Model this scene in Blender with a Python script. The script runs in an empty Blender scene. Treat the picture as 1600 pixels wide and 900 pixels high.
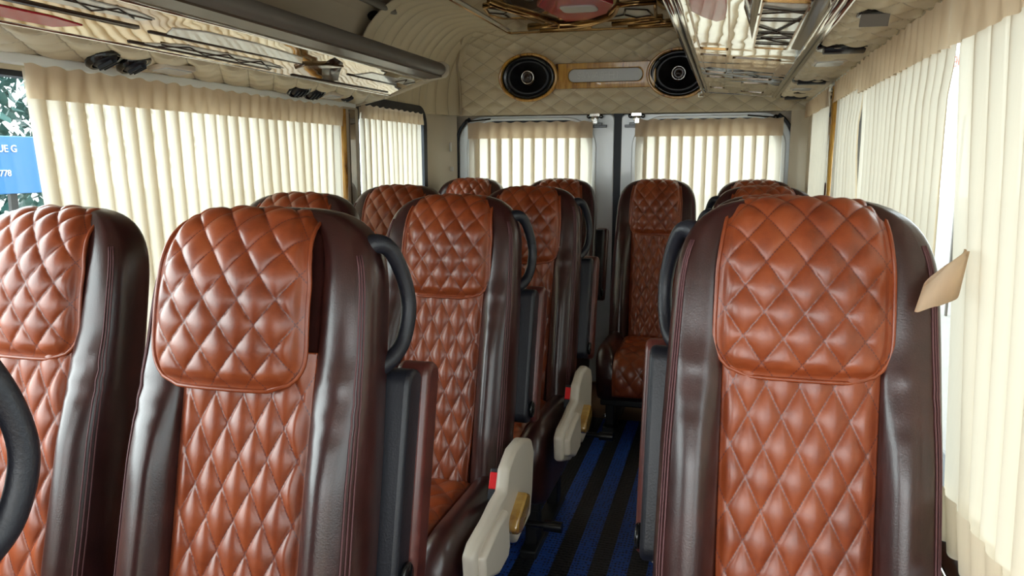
import bpy, bmesh, math, random
import numpy as np
from mathutils import Vector, Matrix

random.seed(7)
rng = np.random.RandomState(5)
SC = bpy.context.scene
COL = SC.collection
PI = math.pi

# ------------------------------------------------------------------ camera, sky, exposure
F_PX, EYE = 1200.0, 1.15
cam_data = bpy.data.cameras.new('camera')
cam_data.sensor_width = 36.0
cam_data.lens = F_PX / 1600.0 * 36.0
cam_data.clip_start = 0.02
cam = bpy.data.objects.new('camera', cam_data)
COL.objects.link(cam)
cam.location = (0.0, 0.0, EYE)
cam.rotation_euler = (math.radians(90 - 9.46), 0.0, math.radians(15.61))
SC.camera = cam

SKY_STRENGTH = 2.1
SUN_SIDE = 4.3        # extra brightness of the sky on the left of the van
SC.view_settings.view_transform = 'Standard'
SC.view_settings.look = 'None'
SC.view_settings.exposure = 0.36
SC.view_settings.gamma = 1.0
SC.view_settings.use_curve_mapping = False
SC.cycles.max_bounces = 10
SC.cycles.diffuse_bounces = 6
SC.cycles.glossy_bounces = 4
SC.cycles.transmission_bounces = 6
SC.cycles.transparent_max_bounces = 16
SC.cycles.use_denoising = True

world = bpy.data.worlds.new('world')
SC.world = world
world.use_nodes = True
wn, wl = world.node_tree.nodes, world.node_tree.links
wn.clear()
w_out = wn.new('ShaderNodeOutputWorld')
w_bg = wn.new('ShaderNodeBackground')
w_tc = wn.new('ShaderNodeTexCoord')
w_dot = wn.new('ShaderNodeVectorMath'); w_dot.operation = 'DOT_PRODUCT'
w_dot.inputs[1].default_value = (-0.86, 0.05, 0.5)
w_ramp = wn.new('ShaderNodeMapRange')
w_ramp.inputs['From Min'].default_value = -0.86
w_ramp.inputs['From Max'].default_value = 1.0
w_ramp.inputs['To Min'].default_value = SKY_STRENGTH
w_ramp.inputs['To Max'].default_value = SKY_STRENGTH * SUN_SIDE
wl.new(w_tc.outputs['Generated'], w_dot.inputs[0])
wl.new(w_dot.outputs['Value'], w_ramp.inputs['Value'])
w_bg.inputs['Color'].default_value = (0.92, 0.985, 0.99, 1)
wl.new(w_ramp.outputs['Result'], w_bg.inputs['Strength'])
wl.new(w_bg.outputs['Background'], w_out.inputs['Surface'])

# ------------------------------------------------------------------ materials
def nmat(name):
    m = bpy.data.materials.new(name)
    m.use_nodes = True
    n, l = m.node_tree.nodes, m.node_tree.links
    return m, n, l, n['Principled BSDF']

def nd(n, t, **kw):
    x = n.new(t)
    for k, v in kw.items():
        setattr(x, k, v)
    return x

def math_node(n, l, op, a, b=None, c=None):
    x = n.new('ShaderNodeMath'); x.operation = op
    for i, v in enumerate((a, b, c)):
        if v is None: continue
        if isinstance(v, (int, float)): x.inputs[i].default_value = v
        else: l.new(v, x.inputs[i])
    return x.outputs[0]

def mix_col(n, l, fac, a, b):
    x = n.new('ShaderNodeMix'); x.data_type = 'RGBA'
    for idx, v in ((0, fac), (6, a), (7, b)):
        if isinstance(v, (int, float)): x.inputs[idx].default_value = v
        elif isinstance(v, tuple): x.inputs[idx].default_value = (*v, 1) if len(v) == 3 else v
        else: l.new(v, x.inputs[idx])
    return x.outputs[2]

def noise(n, l, scale, detail=3, rough=0.5, vec=None):
    x = n.new('ShaderNodeTexNoise')
    x.inputs['Scale'].default_value = scale
    x.inputs['Detail'].default_value = detail
    x.inputs['Roughness'].default_value = rough
    if vec is not None: l.new(vec, x.inputs['Vector'])
    return x.outputs['Fac']

def ramp(n, l, fac, stops):
    x = n.new('ShaderNodeValToRGB')
    el = x.color_ramp.elements
    while len(el) < len(stops): el.new(0.5)
    for e, (p, c) in zip(el, stops):
        e.position = p; e.color = (*c, 1)
    l.new(fac, x.inputs['Fac'])
    return x.outputs['Color']

def bump(n, l, bsdf, h, strength, dist=0.01):
    b = n.new('ShaderNodeBump')
    b.inputs['Strength'].default_value = strength
    b.inputs['Distance'].default_value = dist
    l.new(h, b.inputs['Height'])
    l.new(b.outputs['Normal'], bsdf.inputs['Normal'])

def plain(name, col, rough=0.5, metal=0.0, spec=0.5, coat=0.0, nscale=0, nstr=0.0, var=0.0):
    m, n, l, b = nmat(name)
    b.inputs['Base Color'].default_value = (*col, 1)
    b.inputs['Roughness'].default_value = rough
    b.inputs['Metallic'].default_value = metal
    b.inputs['Specular IOR Level'].default_value = spec
    b.inputs['Coat Weight'].default_value = coat
    b.inputs['Coat Roughness'].default_value = 0.05
    tc = n.new('ShaderNodeTexCoord').outputs['Object']
    if nscale:
        f = noise(n, l, nscale, 3, 0.6, tc)
        if nstr: bump(n, l, b, f, nstr, 0.004)
        if var:
            f2 = noise(n, l, nscale * 0.15, 3, 0.6, tc)
            l.new(mix_col(n, l, f2, tuple(c * (1 - var) for c in col), tuple(min(1, c * (1 + var)) for c in col)), b.inputs['Base Color'])
    return m

def leather(name, c1, c2, c3, rough, quilt=False, stitch=(0.10, 0.02, 0.02), crack=0.0):
    m, n, l, b = nmat(name)
    tc = n.new('ShaderNodeTexCoord').outputs['Object']
    f = noise(n, l, 22, 5, 0.62, tc)
    f2 = noise(n, l, 7, 2, 0.5, tc)
    s = math_node(n, l, 'MULTIPLY_ADD', f2, 0.45, math_node(n, l, 'MULTIPLY', f, 0.6))
    colr = ramp(n, l, s, [(0.36, c1), (0.52, c2), (0.68, c3)])
    fine = noise(n, l, 420, 2, 0.5, tc)
    rgh = math_node(n, l, 'MULTIPLY_ADD', f, 0.10, rough - 0.05)
    l.new(rgh, b.inputs['Roughness'])
    h = math_node(n, l, 'MULTIPLY', fine, 0.35)
    if crack:
        v = n.new('ShaderNodeTexVoronoi'); v.feature = 'DISTANCE_TO_EDGE'
        v.inputs['Scale'].default_value = 60
        wv = n.new('ShaderNodeVectorMath'); wv.operation = 'ADD'
        nz = n.new('ShaderNodeTexNoise'); nz.inputs['Scale'].default_value = 30
        l.new(tc, nz.inputs['Vector'])
        sc = n.new('ShaderNodeVectorMath'); sc.operation = 'SCALE'; sc.inputs['Scale'].default_value = 0.03
        l.new(nz.outputs['Color'], sc.inputs[0])
        l.new(tc, wv.inputs[0]); l.new(sc.outputs[0], wv.inputs[1])
        l.new(wv.outputs[0], v.inputs['Vector'])
        e = math_node(n, l, 'MINIMUM', math_node(n, l, 'MULTIPLY', v.outputs['Distance'], 14.0), 1.0)
        h = math_node(n, l, 'MULTIPLY_ADD', e, crack, h)
    if quilt:
        uv = n.new('ShaderNodeUVMap').outputs['UV']
        sx = n.new('ShaderNodeSeparateXYZ'); l.new(uv, sx.inputs[0])
        p = math_node(n, l, 'ADD', sx.outputs[0], sx.outputs[1])
        q = math_node(n, l, 'SUBTRACT', sx.outputs[0], sx.outputs[1])
        def seam(a, along):
            d = math_node(n, l, 'ABSOLUTE', math_node(n, l, 'SUBTRACT', a, math_node(n, l, 'ROUND', a)))
            line = math_node(n, l, 'LESS_THAN', d, 0.022)
            dash = math_node(n, l, 'GREATER_THAN', math_node(n, l, 'FRACT', math_node(n, l, 'MULTIPLY', along, 9.0)), 0.3)
            return math_node(n, l, 'MULTIPLY', line, dash)
        sm = math_node(n, l, 'MAXIMUM', seam(p, q), seam(q, p))
        colr = mix_col(n, l, math_node(n, l, 'MULTIPLY', sm, 0.8), colr, stitch)
    l.new(colr, b.inputs['Base Color'])
    b.inputs['Specular IOR Level'].default_value = 0.6
    b.inputs['Coat Weight'].default_value = 0.18
    b.inputs['Coat Roughness'].default_value = 0.22
    bump(n, l, b, h, 0.25, 0.002)
    return m

M = {}
M['cognac'] = leather('cognac_leather', (0.16, 0.028, 0.008), (0.265, 0.050, 0.013), (0.34, 0.075, 0.022), 0.36, quilt=True)
M['cognac_plain'] = leather('cognac_leather_plain', (0.16, 0.028, 0.008), (0.265, 0.050, 0.013), (0.34, 0.075, 0.022), 0.36)
M['dark_leather'] = leather('dark_leather', (0.024, 0.0068, 0.0062), (0.036, 0.0100, 0.0090), (0.050, 0.0140, 0.0125), 0.30, crack=0.05)
M['oxblood'] = leather('oxblood_leather', (0.06, 0.014, 0.012), (0.10, 0.022, 0.018), (0.15, 0.035, 0.028), 0.34)
M['seam_line'] = plain('purple_thread', (0.13, 0.05, 0.055), 0.6)
M['black_plastic'] = plain('black_plastic', (0.012, 0.013, 0.02), 0.42, nscale=300, nstr=0.15)
M['black_gloss'] = plain('black_gloss', (0.008, 0.008, 0.009), 0.18)
M['rubber'] = plain('black_rubber', (0.012, 0.017, 0.026), 0.5)
M['cream_plastic'] = plain('cream_plastic', (0.62, 0.55, 0.46), 0.35, nscale=12, var=0.05)
M['red_button'] = plain('red_button', (0.75, 0.02, 0.025), 0.3)
M['steel'] = plain('dark_steel', (0.02, 0.02, 0.022), 0.45, 0.3)
M['chrome'] = plain('chrome', (0.85, 0.85, 0.83), 0.08, 1.0)
M['brass'] = plain('brass', (0.42, 0.25, 0.10), 0.22, 1.0, nscale=20, var=0.25)
M['grey_tube'] = plain('grey_tube', (0.165, 0.145, 0.125), 0.45)
M['beige_paint'] = plain('beige_paint', (0.52, 0.44, 0.33), 0.45, nscale=10, var=0.06)
M['beige_trim'] = plain('beige_trim', (0.60, 0.52, 0.385), 0.5, nscale=40, nstr=0.05, var=0.05)
M['white_paint'] = plain('white_paint', (0.80, 0.86, 0.90), 0.22, nscale=6, var=0.04, coat=0.4)
M['white_rail'] = plain('white_rail', (0.92, 0.96, 0.95), 0.3)
M['grey_lens'] = plain('grey_lens', (0.62, 0.64, 0.64), 0.25)
M['pearl_lens'] = plain('pearl_lens', (0.70, 0.70, 0.68), 0.08, coat=1.0)
M['red_lens'] = plain('red_lens', (0.50, 0.010, 0.03), 0.25, coat=0.3)
M['slot'] = plain('dark_slot', (0.035, 0.018, 0.012), 0.25)
M['sheet_white'] = plain('white_sheet', (0.66, 0.66, 0.62), 0.12, coat=0.6)
M['asphalt'] = plain('asphalt', (0.14, 0.135, 0.13), 0.9, nscale=20, nstr=0.3, var=0.15)
M['sign_blue'] = plain('sign_blue', (0.03, 0.16, 0.42), 0.4)
M['sign_white'] = plain('sign_white', (0.8, 0.82, 0.82), 0.5)
M['sign_red'] = plain('sign_red', (0.55, 0.06, 0.03), 0.5)
M['leaf'] = plain('leaf_green', (0.04, 0.12, 0.11), 0.5, nscale=5, var=0.4)
M['wood_dark'] = plain('dark_wood_strip', (0.05, 0.022, 0.008), 0.3, nscale=15, var=0.5)

def quilted_vinyl():
    m, n, l, b = nmat('cream_quilted_vinyl')
    tc = n.new('ShaderNodeTexCoord').outputs['Object']
    f = noise(n, l, 5, 3, 0.6, tc)
    colr = mix_col(n, l, f, (0.67, 0.575, 0.39), (0.75, 0.65, 0.465))
    uv = n.new('ShaderNodeUVMap').outputs['UV']
    sx = n.new('ShaderNodeSeparateXYZ'); l.new(uv, sx.inputs[0])
    ds = []
    for op in ('ADD', 'SUBTRACT'):
        a = math_node(n, l, op, sx.outputs[0], sx.outputs[1])
        ds.append(math_node(n, l, 'ABSOLUTE', math_node(n, l, 'SUBTRACT', a, math_node(n, l, 'ROUND', a))))
    d = math_node(n, l, 'MINIMUM', ds[0], ds[1])
    seam_line = math_node(n, l, 'LESS_THAN', d, 0.022)  # stitch lines, coloured darker to paint in the shade of the creases
    l.new(mix_col(n, l, math_node(n, l, 'MULTIPLY', seam_line, 0.55), colr, (0.30, 0.22, 0.13)), b.inputs['Base Color'])
    b.inputs['Roughness'].default_value = 0.45
    bump(n, l, b, noise(n, l, 300, 2, 0.5, tc), 0.08, 0.002)
    return m
M['vinyl'] = quilted_vinyl()

def wood_laminate(name, pale, deep, vein, scale, metal=0.0, rough=0.1, wavy=0.0, axis=1):
    """glossy printed wood, cross-grained in soft bands"""
    m, n, l, b = nmat(name)
    tc = n.new('ShaderNodeTexCoord').outputs['Object']
    mp = n.new('ShaderNodeMapping'); l.new(tc, mp.inputs['Vector'])
    mp.inputs['Scale'].default_value = (1.0, scale, 1.0) if axis == 1 else (scale, 1.0, 1.0)
    f = noise(n, l, 3.0, 4, 0.6, mp.outputs[0])
    f2 = noise(n, l, 14.0, 4, 0.65, mp.outputs[0])
    s = math_node(n, l, 'MULTIPLY_ADD', f2, 0.35, math_node(n, l, 'MULTIPLY', f, 0.65))
    l.new(ramp(n, l, s, [(0.37, vein), (0.44, deep), (0.56, pale), (0.70, deep)]), b.inputs['Base Color'])
    b.inputs['Roughness'].default_value = rough
    b.inputs['Metallic'].default_value = metal
    b.inputs['Coat Weight'].default_value = 1.0
    b.inputs['Coat Roughness'].default_value = 0.02
    b.inputs['Coat IOR'].default_value = 1.7
    if wavy:
        w = noise(n, l, 9, 1, 0.4, tc)
        bp = n.new('ShaderNodeBump'); bp.inputs['Strength'].default_value = wavy; bp.inputs['Distance'].default_value = 0.02
        l.new(w, bp.inputs['Height'])
        l.new(bp.outputs['Normal'], b.inputs['Normal']); l.new(bp.outputs['Normal'], b.inputs['Coat Normal'])
    return m
M['left_panel'] = wood_laminate('glossy_pale_wood', (0.74, 0.62, 0.38), (0.50, 0.30, 0.09), (0.26, 0.12, 0.03), 0.35, 0.55, 0.05, 0.12)
M['right_panel'] = wood_laminate('mirror_lacquer', (0.72, 0.72, 0.68), (0.60, 0.54, 0.42), (0.22, 0.10, 0.05), 0.4, 0.80, 0.04, 0.10)
M['burl'] = wood_laminate('burl_wood', (0.72, 0.40, 0.08), (0.52, 0.24, 0.035), (0.06, 0.018, 0.012), 8.0, 0.0, 0.12, 0.0, axis=0)
M['lever_wood'] = wood_laminate('lever_wood', (0.46, 0.27, 0.06), (0.28, 0.13, 0.02), (0.08, 0.03, 0.01), 2.0, 0.0, 0.2)
M['brown_lacquer'] = wood_laminate('brown_lacquer', (0.13, 0.045, 0.018), (0.08, 0.026, 0.010), (0.03, 0.010, 0.005), 0.3, 0.0, 0.15)
M['bronze'] = wood_laminate('bronze_wood', (0.17, 0.10, 0.045), (0.10, 0.055, 0.02), (0.03, 0.013, 0.006), 0.5, 0.45, 0.15)

def curtain_mat(name, col, trans, clear, front):
    m, n, l, b = nmat(name)
    n.remove(b)
    out = n['Material Output']
    tc = n.new('ShaderNodeTexCoord').outputs['Object']
    mp = n.new('ShaderNodeMapping'); l.new(tc, mp.inputs['Vector'])
    mp.inputs['Scale'].default_value = (260, 260, 9)
    f = noise(n, l, 1.0, 2, 0.6, mp.outputs[0])
    c = mix_col(n, l, f, tuple(x * 0.93 for x in col), col)
    d = n.new('ShaderNodeBsdfDiffuse'); t = n.new('ShaderNodeBsdfTranslucent'); tr = n.new('ShaderNodeBsdfTransparent')
    l.new(mix_col(n, l, 0.75, c, front), d.inputs['Color']); l.new(c, t.inputs['Color'])
    tr.inputs['Color'].default_value = (*col, 1)
    a = n.new('ShaderNodeMixShader'); a.inputs[0].default_value = trans
    l.new(d.outputs[0], a.inputs[1]); l.new(t.outputs[0], a.inputs[2])
    e = n.new('ShaderNodeMixShader'); e.inputs[0].default_value = clear
    l.new(a.outputs[0], e.inputs[1]); l.new(tr.outputs[0], e.inputs[2])
    l.new(e.outputs[0], out.inputs['Surface'])
    return m
M['curtain'] = curtain_mat('cream_curtain', (0.97, 0.90, 0.75), 0.36, 0.05, (0.66, 0.56, 0.44))
M['curtain_header'] = curtain_mat('curtain_header', (0.92, 0.77, 0.58), 0.52, 0.03, (0.74, 0.60, 0.47))

def glass_mat(name, tint):
    m, n, l, b = nmat(name)
    n.remove(b)
    out = n['Material Output']
    tr = n.new('ShaderNodeBsdfTransparent'); tr.inputs['Color'].default_value = (*tint, 1)
    g = n.new('ShaderNodeBsdfGlossy'); g.inputs['Roughness'].default_value = 0.02
    fr = n.new('ShaderNodeFresnel'); fr.inputs['IOR'].default_value = 1.45
    mx = n.new('ShaderNodeMixShader')
    ge = n.new('ShaderNodeNewGeometry')
    l.new(math_node(n, l, 'MULTIPLY', fr.outputs[0], math_node(n, l, 'SUBTRACT', 1.0, ge.outputs['Backfacing'])), mx.inputs[0]); l.new(tr.outputs[0], mx.inputs[1]); l.new(g.outputs[0], mx.inputs[2])
    l.new(mx.outputs[0], out.inputs['Surface'])
    return m
M['glass'] = glass_mat('window_glass', (0.92, 0.95, 0.95))

def floor_mats():
    m, n, l, b = nmat('brown_floor_vinyl')
    tc = n.new('ShaderNodeTexCoord').outputs['Object']
    mp = n.new('ShaderNodeMapping'); l.new(tc, mp.inputs['Vector']); mp.inputs['Scale'].default_value = (9, 1.2, 1)
    f = noise(n, l, 3, 4, 0.6, mp.outputs[0])
    l.new(mix_col(n, l, f, (0.12, 0.062, 0.03), (0.27, 0.15, 0.075)), b.inputs['Base Color'])
    b.inputs['Roughness'].default_value = 0.5
    M['floor'] = m
    m, n, l, b = nmat('striped_mesh_mat')
    tc = n.new('ShaderNodeTexCoord').outputs['Object']
    sx = n.new('ShaderNodeSeparateXYZ'); l.new(tc, sx.inputs[0])
    # blue and black stripes run along the aisle
    fr = math_node(n, l, 'FRACT', math_node(n, l, 'MULTIPLY', math_node(n, l, 'ADD', sx.outputs[0], 1.02), 1 / 0.106))
    st = math_node(n, l, 'LESS_THAN', fr, 0.5)
    v = n.new('ShaderNodeTexVoronoi'); v.inputs['Scale'].default_value = 95
    mp = n.new('ShaderNodeMapping'); l.new(tc, mp.inputs['Vector']); mp.inputs['Scale'].default_value = (1, 0.75, 0)
    l.new(mp.outputs[0], v.inputs['Vector']); v.inputs['Randomness'].default_value = 0.35
    hole = math_node(n, l, 'LESS_THAN', v.outputs['Distance'], 0.32)
    blue = mix_col(n, l, hole, (0.020, 0.085, 0.42), (0.003, 0.010, 0.05))
    black = mix_col(n, l, hole, (0.014, 0.016, 0.02), (0.002, 0.002, 0.003))
    l.new(mix_col(n, l, st, black, blue), b.inputs['Base Color'])
    b.inputs['Roughness'].default_value = 0.5
    bump(n, l, b, v.outputs['Distance'], 0.6, 0.004)
    M['mat'] = m
floor_mats()

# ------------------------------------------------------------------ mesh helpers
class G:
    def __init__(self):
        self.v, self.f, self.uv = [], [], None
    def add(self, vs, fs):
        k = len(self.v)
        self.v += [tuple(float(c) for c in p) for p in vs]
        self.f += [tuple(i + k for i in f) for f in fs]
        return self
    def box(self, c, s, rot=None):
        x, y, z = (d / 2 for d in s)
        vs = [Vector(p) for p in ((-x, -y, -z), (x, -y, -z), (x, y, -z), (-x, y, -z), (-x, -y, z), (x, -y, z), (x, y, z), (-x, y, z))]
        if rot: vs = [rot @ p for p in vs]
        c = Vector(c)
        return self.add([p + c for p in vs], [(0, 3, 2, 1), (4, 5, 6, 7), (0, 1, 5, 4), (1, 2, 6, 5), (2, 3, 7, 6), (3, 0, 4, 7)])
    def box2(self, a, b):
        return self.box([(p + q) / 2 for p, q in zip(a, b)], [abs(q - p) for p, q in zip(a, b)])
    def tube(self, path, r, n=10, closed=False, flat=None):
        P = [Vector(p) for p in path]; N = len(P)
        rr = r if isinstance(r, (list, tuple)) else [r] * N
        vs, fs, up = [], [], None
        for i in range(N):
            a = P[(i - 1) % N] if (closed or i > 0) else P[0]
            b = P[(i + 1) % N] if (closed or i < N - 1) else P[-1]
            t = (b - a).normalized()
            if up is None:
                up = Vector((0, 0, 1)) if abs(t.z) < 0.9 else Vector((0, 1, 0))
            side = t.cross(up)
            if side.length < 1e-6: side = t.orthogonal()
            side.normalize(); up = side.cross(t).normalized()
            for k in range(n):
                an = 2 * PI * k / n
                ru = rr[i] * (flat or 1.0)
                vs.append(P[i] + side * math.cos(an) * rr[i] + up * math.sin(an) * ru)
        for i in range(N if closed else N - 1):
            j = (i + 1) % N
            for k in range(n):
                k2 = (k + 1) % n
                fs.append((i * n + k, i * n + k2, j * n + k2, j * n + k))
        if not closed:
            fs.append(tuple(range(n))[::-1]); fs.append(tuple((N - 1) * n + k for k in range(n)))
        return self.add(vs, fs)
    def loft(self, loops, cap0=True, cap1=True):
        n = len(loops[0]); vs = [p for L in loops for p in L]; fs = []
        for i in range(len(loops) - 1):
            for k in range(n):
                k2 = (k + 1) % n
                fs.append((i * n + k, i * n + k2, (i + 1) * n + k2, (i + 1) * n + k))
        if cap0: fs.append(tuple(range(n))[::-1])
        if cap1: fs.append(tuple((len(loops) - 1) * n + k for k in range(n)))
        return self.add(vs, fs)
    def prism(self, pts, axis, lo, hi):
        def mk(p, d):
            return {0: (d, p[0], p[1]), 1: (p[0], d, p[1]), 2: (p[0], p[1], d)}[axis]
        return self.loft([[mk(p, lo) for p in pts], [mk(p, hi) for p in pts]])
    def ring_panel(self, outer, inner, axis, lo, hi):
        """a plate with one opening: outer and inner loops of equal length"""
        def mk(p, d):
            return {0: (d, p[0], p[1]), 1: (p[0], d, p[1]), 2: (p[0], p[1], d)}[axis]
        L = [[mk(p, lo) for p in outer], [mk(p, hi) for p in outer], [mk(p, hi) for p in inner], [mk(p, lo) for p in inner]]
        n = len(outer); vs = [p for q in L for p in q]; fs = []
        for i in range(4):
            j = (i + 1) % 4
            for k in range(n):
                k2 = (k + 1) % n
                fs.append((i * n + k, i * n + k2, j * n + k2, j * n + k))
        return self.add(vs, fs)
    def grid(self, A, uv=None):
        nu, nv = A.shape[:2]
        self.add(A.reshape(-1, 3), [(i * nv + j, i * nv + j + 1, (i + 1) * nv + j + 1, (i + 1) * nv + j) for i in range(nu - 1) for j in range(nv - 1)])
        if uv is not None: self.uv = uv.reshape(-1, 2)
        return self
    def lathe(self, prof, c, axis=1, n=32):
        """(radius, offset) profile spun about an axis through c"""
        loops = []
        for r, d in prof:
            L = []
            for k in range(n):
                a = 2 * PI * k / n
                u, w = r * math.cos(a), r * math.sin(a)
                p = {0: (d, u, w), 1: (u, d, w), 2: (u, w, d)}[axis]
                L.append((c[0] + p[0], c[1] + p[1], c[2] + p[2]))
            loops.append(L)
        return self.loft(loops)
    def build(self, name, mat, parent=None, smooth=True, bevel=0.0, sharp=None, recalc=True):
        me = bpy.data.meshes.new(name)
        me.from_pydata(self.v, [], self.f)
        if recalc:
            bm = bmesh.new(); bm.from_mesh(me)
            bmesh.ops.recalc_face_normals(bm, faces=bm.faces)
            bm.to_mesh(me); bm.free()
        if self.uv is not None:
            ul = me.uv_layers.new(name='quilt')
            vi = np.empty(len(me.loops), dtype=np.int32); me.loops.foreach_get('vertex_index', vi)
            ul.data.foreach_set('uv', self.uv[vi].astype(np.float32).ravel())
        me.materials.append(M[mat] if isinstance(mat, str) else mat)
        if smooth:
            me.shade_smooth()
            if sharp is not None:
                me.set_sharp_from_angle(angle=math.radians(sharp))
        o = bpy.data.objects.new(name, me)
        COL.objects.link(o)
        if parent: o.parent = parent
        if bevel:
            b = o.modifiers.new('bevel', 'BEVEL'); b.width = bevel; b.segments = 3; b.limit_method = 'ANGLE'; b.angle_limit = math.radians(35)
            if smooth and sharp is None: me.set_sharp_from_angle(angle=math.radians(70))
        return o

def tag(o, label, cat, group=None, kind=None):
    o['label'] = label; o['category'] = cat
    if group: o['group'] = group
    if kind: o['kind'] = kind
    return o

def empty(name, label, cat, loc=(0, 0, 0), group=None):
    o = bpy.data.objects.new(name, None); COL.objects.link(o)
    o.location = loc; o.empty_display_size = 0.1
    return tag(o, label, cat, group)

def struct(o):
    o['kind'] = 'structure'
    return o

def copy_tree(o, parent=None):
    c = o.copy(); COL.objects.link(c)
    if parent: c.parent = parent
    for ch in list(o.children): copy_tree(ch, c)
    return c

def catmull(pts, per, closed=True):
    P = np.array(pts, float); n = len(P); out = []
    for i in range(n if closed else n - 1):
        if closed: a, b, c, d = P[(i - 1) % n], P[i], P[(i + 1) % n], P[(i + 2) % n]
        else: a, b, c, d = P[max(i - 1, 0)], P[i], P[i + 1], P[min(i + 2, n - 1)]
        for k in range(per):
            t = k / per
            out.append(0.5 * (2 * b + (c - a) * t + (2 * a - 5 * b + 4 * c - d) * t * t + (3 * b - 3 * c + d - a) * t ** 3))
    if not closed: out.append(P[-1])
    return np.array(out)

def rrect(x0, x1, z0, z1, r, per=8):
    """rounded rectangle; r is one radius or four (bl, br, tr, tl)"""
    r = r if isinstance(r, (list, tuple)) else [r] * 4
    pts = []
    for (cx, cz, a0, rr) in ((x0 + r[0], z0 + r[0], PI, r[0]), (x1 - r[1], z0 + r[1], 1.5 * PI, r[1]), (x1 - r[2], z1 - r[2], 0, r[2]), (x0 + r[3], z1 - r[3], 0.5 * PI, r[3])):
        for k in range(per + 1):
            a = a0 + 0.5 * PI * k / per
            pts.append((cx + rr * math.cos(a), cz + rr * math.sin(a)))
    return pts

def sstep(a, b, x):
    t = np.clip((x - a) / (b - a), 0, 1)
    return t * t * (3 - 2 * t)

def grid_normals(A):
    du = np.gradient(A, axis=0); dv = np.gradient(A, axis=1)
    n = np.cross(du, dv); ln = np.linalg.norm(n, axis=2, keepdims=True)
    return n / np.maximum(ln, 1e-9)

def diamonds(u, v, e=0.55):
    p, q = u + v, u - v
    return (np.abs(np.sin(PI * p)) * np.abs(np.sin(PI * q)) + 1e-6) ** e

# ------------------------------------------------------------------ the van's shell
XL, XR, YB, ZC = -1.44, 0.36, 3.80, 1.78
YF = -1.6
struct(G().box2((XL - 0.06, YF, -0.06), (XR + 0.06, YB + 0.1, 0)).build('floor', 'floor', smooth=False))

def quilt_sheet(P, S, T, W, Hd, h, flip=1):
    """displaces a base grid P along its normal with a stitched diamond pattern"""
    N = grid_normals(P) * flip
    return P + N * (diamonds(S / W, T / Hd, 0.45) * h)[..., None], np.stack([S / W, T / Hd], -1)

# ceiling
xs = np.linspace(XL, XR, 150); ys = np.linspace(1.2, YB - 0.25, 200)
X, Y = np.meshgrid(xs, ys, indexing='ij')
P = np.stack([X, Y, np.full_like(X, ZC)], -1)
Q, UV = quilt_sheet(P, X, Y, 0.11, 0.11, 0.011, -1)
struct(G().grid(Q, UV).build('trim_13', 'vinyl', sharp=60))
g = G(); g.box2((XL - 0.06, YF, ZC + 0.012), (XR + 0.06, YB + 0.1, ZC + 0.06))
struct(g.build('ceiling', 'beige_trim', smooth=False))

def wall_with_holes(name, x0, x1, holes, mat, z_top=ZC + 0.012):
    """a side wall along Y with rectangular openings (y0, y1, z0, z1), sorted by y"""
    g = G(); y = YF
    for (a, b, c, d) in holes:
        if a > y + 1e-4: g.box2((x0, y, 0), (x1, a, z_top))
        g.box2((x0, a, 0), (x1, b, c)); g.box2((x0, a, d), (x1, b, z_top))
        y = b
    g.box2((x0, y, 0), (x1, YB + 0.05, z_top))
    return struct(g.build(name, mat, smooth=False))
LH = [(-1.4, -0.45, 0.72, 1.5), (-0.3, 2.655, 0.62, 1.335), (2.815, 3.515, 0.62, 1.375)]
RH = [(-1.4, -0.45, 0.72, 1.5), (-0.3, 2.76, 0.60, 1.40), (2.93, 3.70, 0.62, 1.385)]
wall_with_holes('wall_left', XL - 0.05, XL, LH, 'beige_trim')
wall_with_holes('wall_right', XR, XR + 0.05, RH, 'beige_trim')

def pane(name, x, hole, frame_mat='rubber', r=0.07, t=0.016, fx=None):
    a, b, c, d = hole
    o = struct(G().ring_panel(rrect(a - 0.03, b + 0.03, c - 0.03, d + 0.028, r + 0.02), rrect(a + 0.012, b - 0.012, c + 0.012, d - 0.012, r), 0, x - t, x + t).build(name, frame_mat, sharp=40))
    G().box2((x - 0.003, a, c), (x + 0.003, b, d)).build('glass_pane', 'glass', o, smooth=False)
    return o
for i, h in enumerate(LH[1:]): pane('window_%d' % (i + 1), XL - 0.025, h, t=0.047 if i == 1 else 0.02)
for i, h in enumerate(RH[1:]): pane('window_%d' % (i + 3), XR + 0.028, h, t=0.02)

g = G().box2((XL - 0.05, YF - 0.05, 0), (XR + 0.05, YF, 0.80)); g.box2((XL - 0.05, YF - 0.05, 1.68), (XR + 0.05, YF, ZC + 0.06))
struct(g.build('wall_front', 'beige_trim', smooth=False))

# quilted rear wall that curves up into the ceiling
prof = [(YB, 1.372), (YB, 1.45), (YB - 0.002, 1.55), (YB - 0.008, 1.63), (YB - 0.035, 1.70), (YB - 0.11, 1.755), (YB - 0.25, ZC), (YB - 0.40, ZC + 0.001)]
pp = catmull(prof, 14, closed=False)
arc = np.concatenate([[0], np.cumsum(np.linalg.norm(np.diff(pp, axis=0), axis=1))])
sv = np.linspace(0, arc[-1], 110)
py = np.interp(sv, arc, pp[:, 0]); pz = np.interp(sv, arc, pp[:, 1])
xs = np.linspace(-1.33, XR, 240)
X = np.repeat(xs[:, None], len(sv), 1); S = np.repeat(sv[None], len(xs), 0)
P = np.stack([X, np.repeat(py[None], len(xs), 0), np.repeat(pz[None], len(xs), 0)], -1)
Q, UV = quilt_sheet(P, X, S, 0.115, 0.072, 0.016, 1)
struct(G().grid(Q, UV).build('trim_14', 'vinyl', sharp=70))
g = G()
g.box2((XL - 0.05, YB + 0.012, 1.372), (XR + 0.05, YB + 0.08, ZC))
struct(g.build('wall_back', 'beige_trim', smooth=False))

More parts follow.
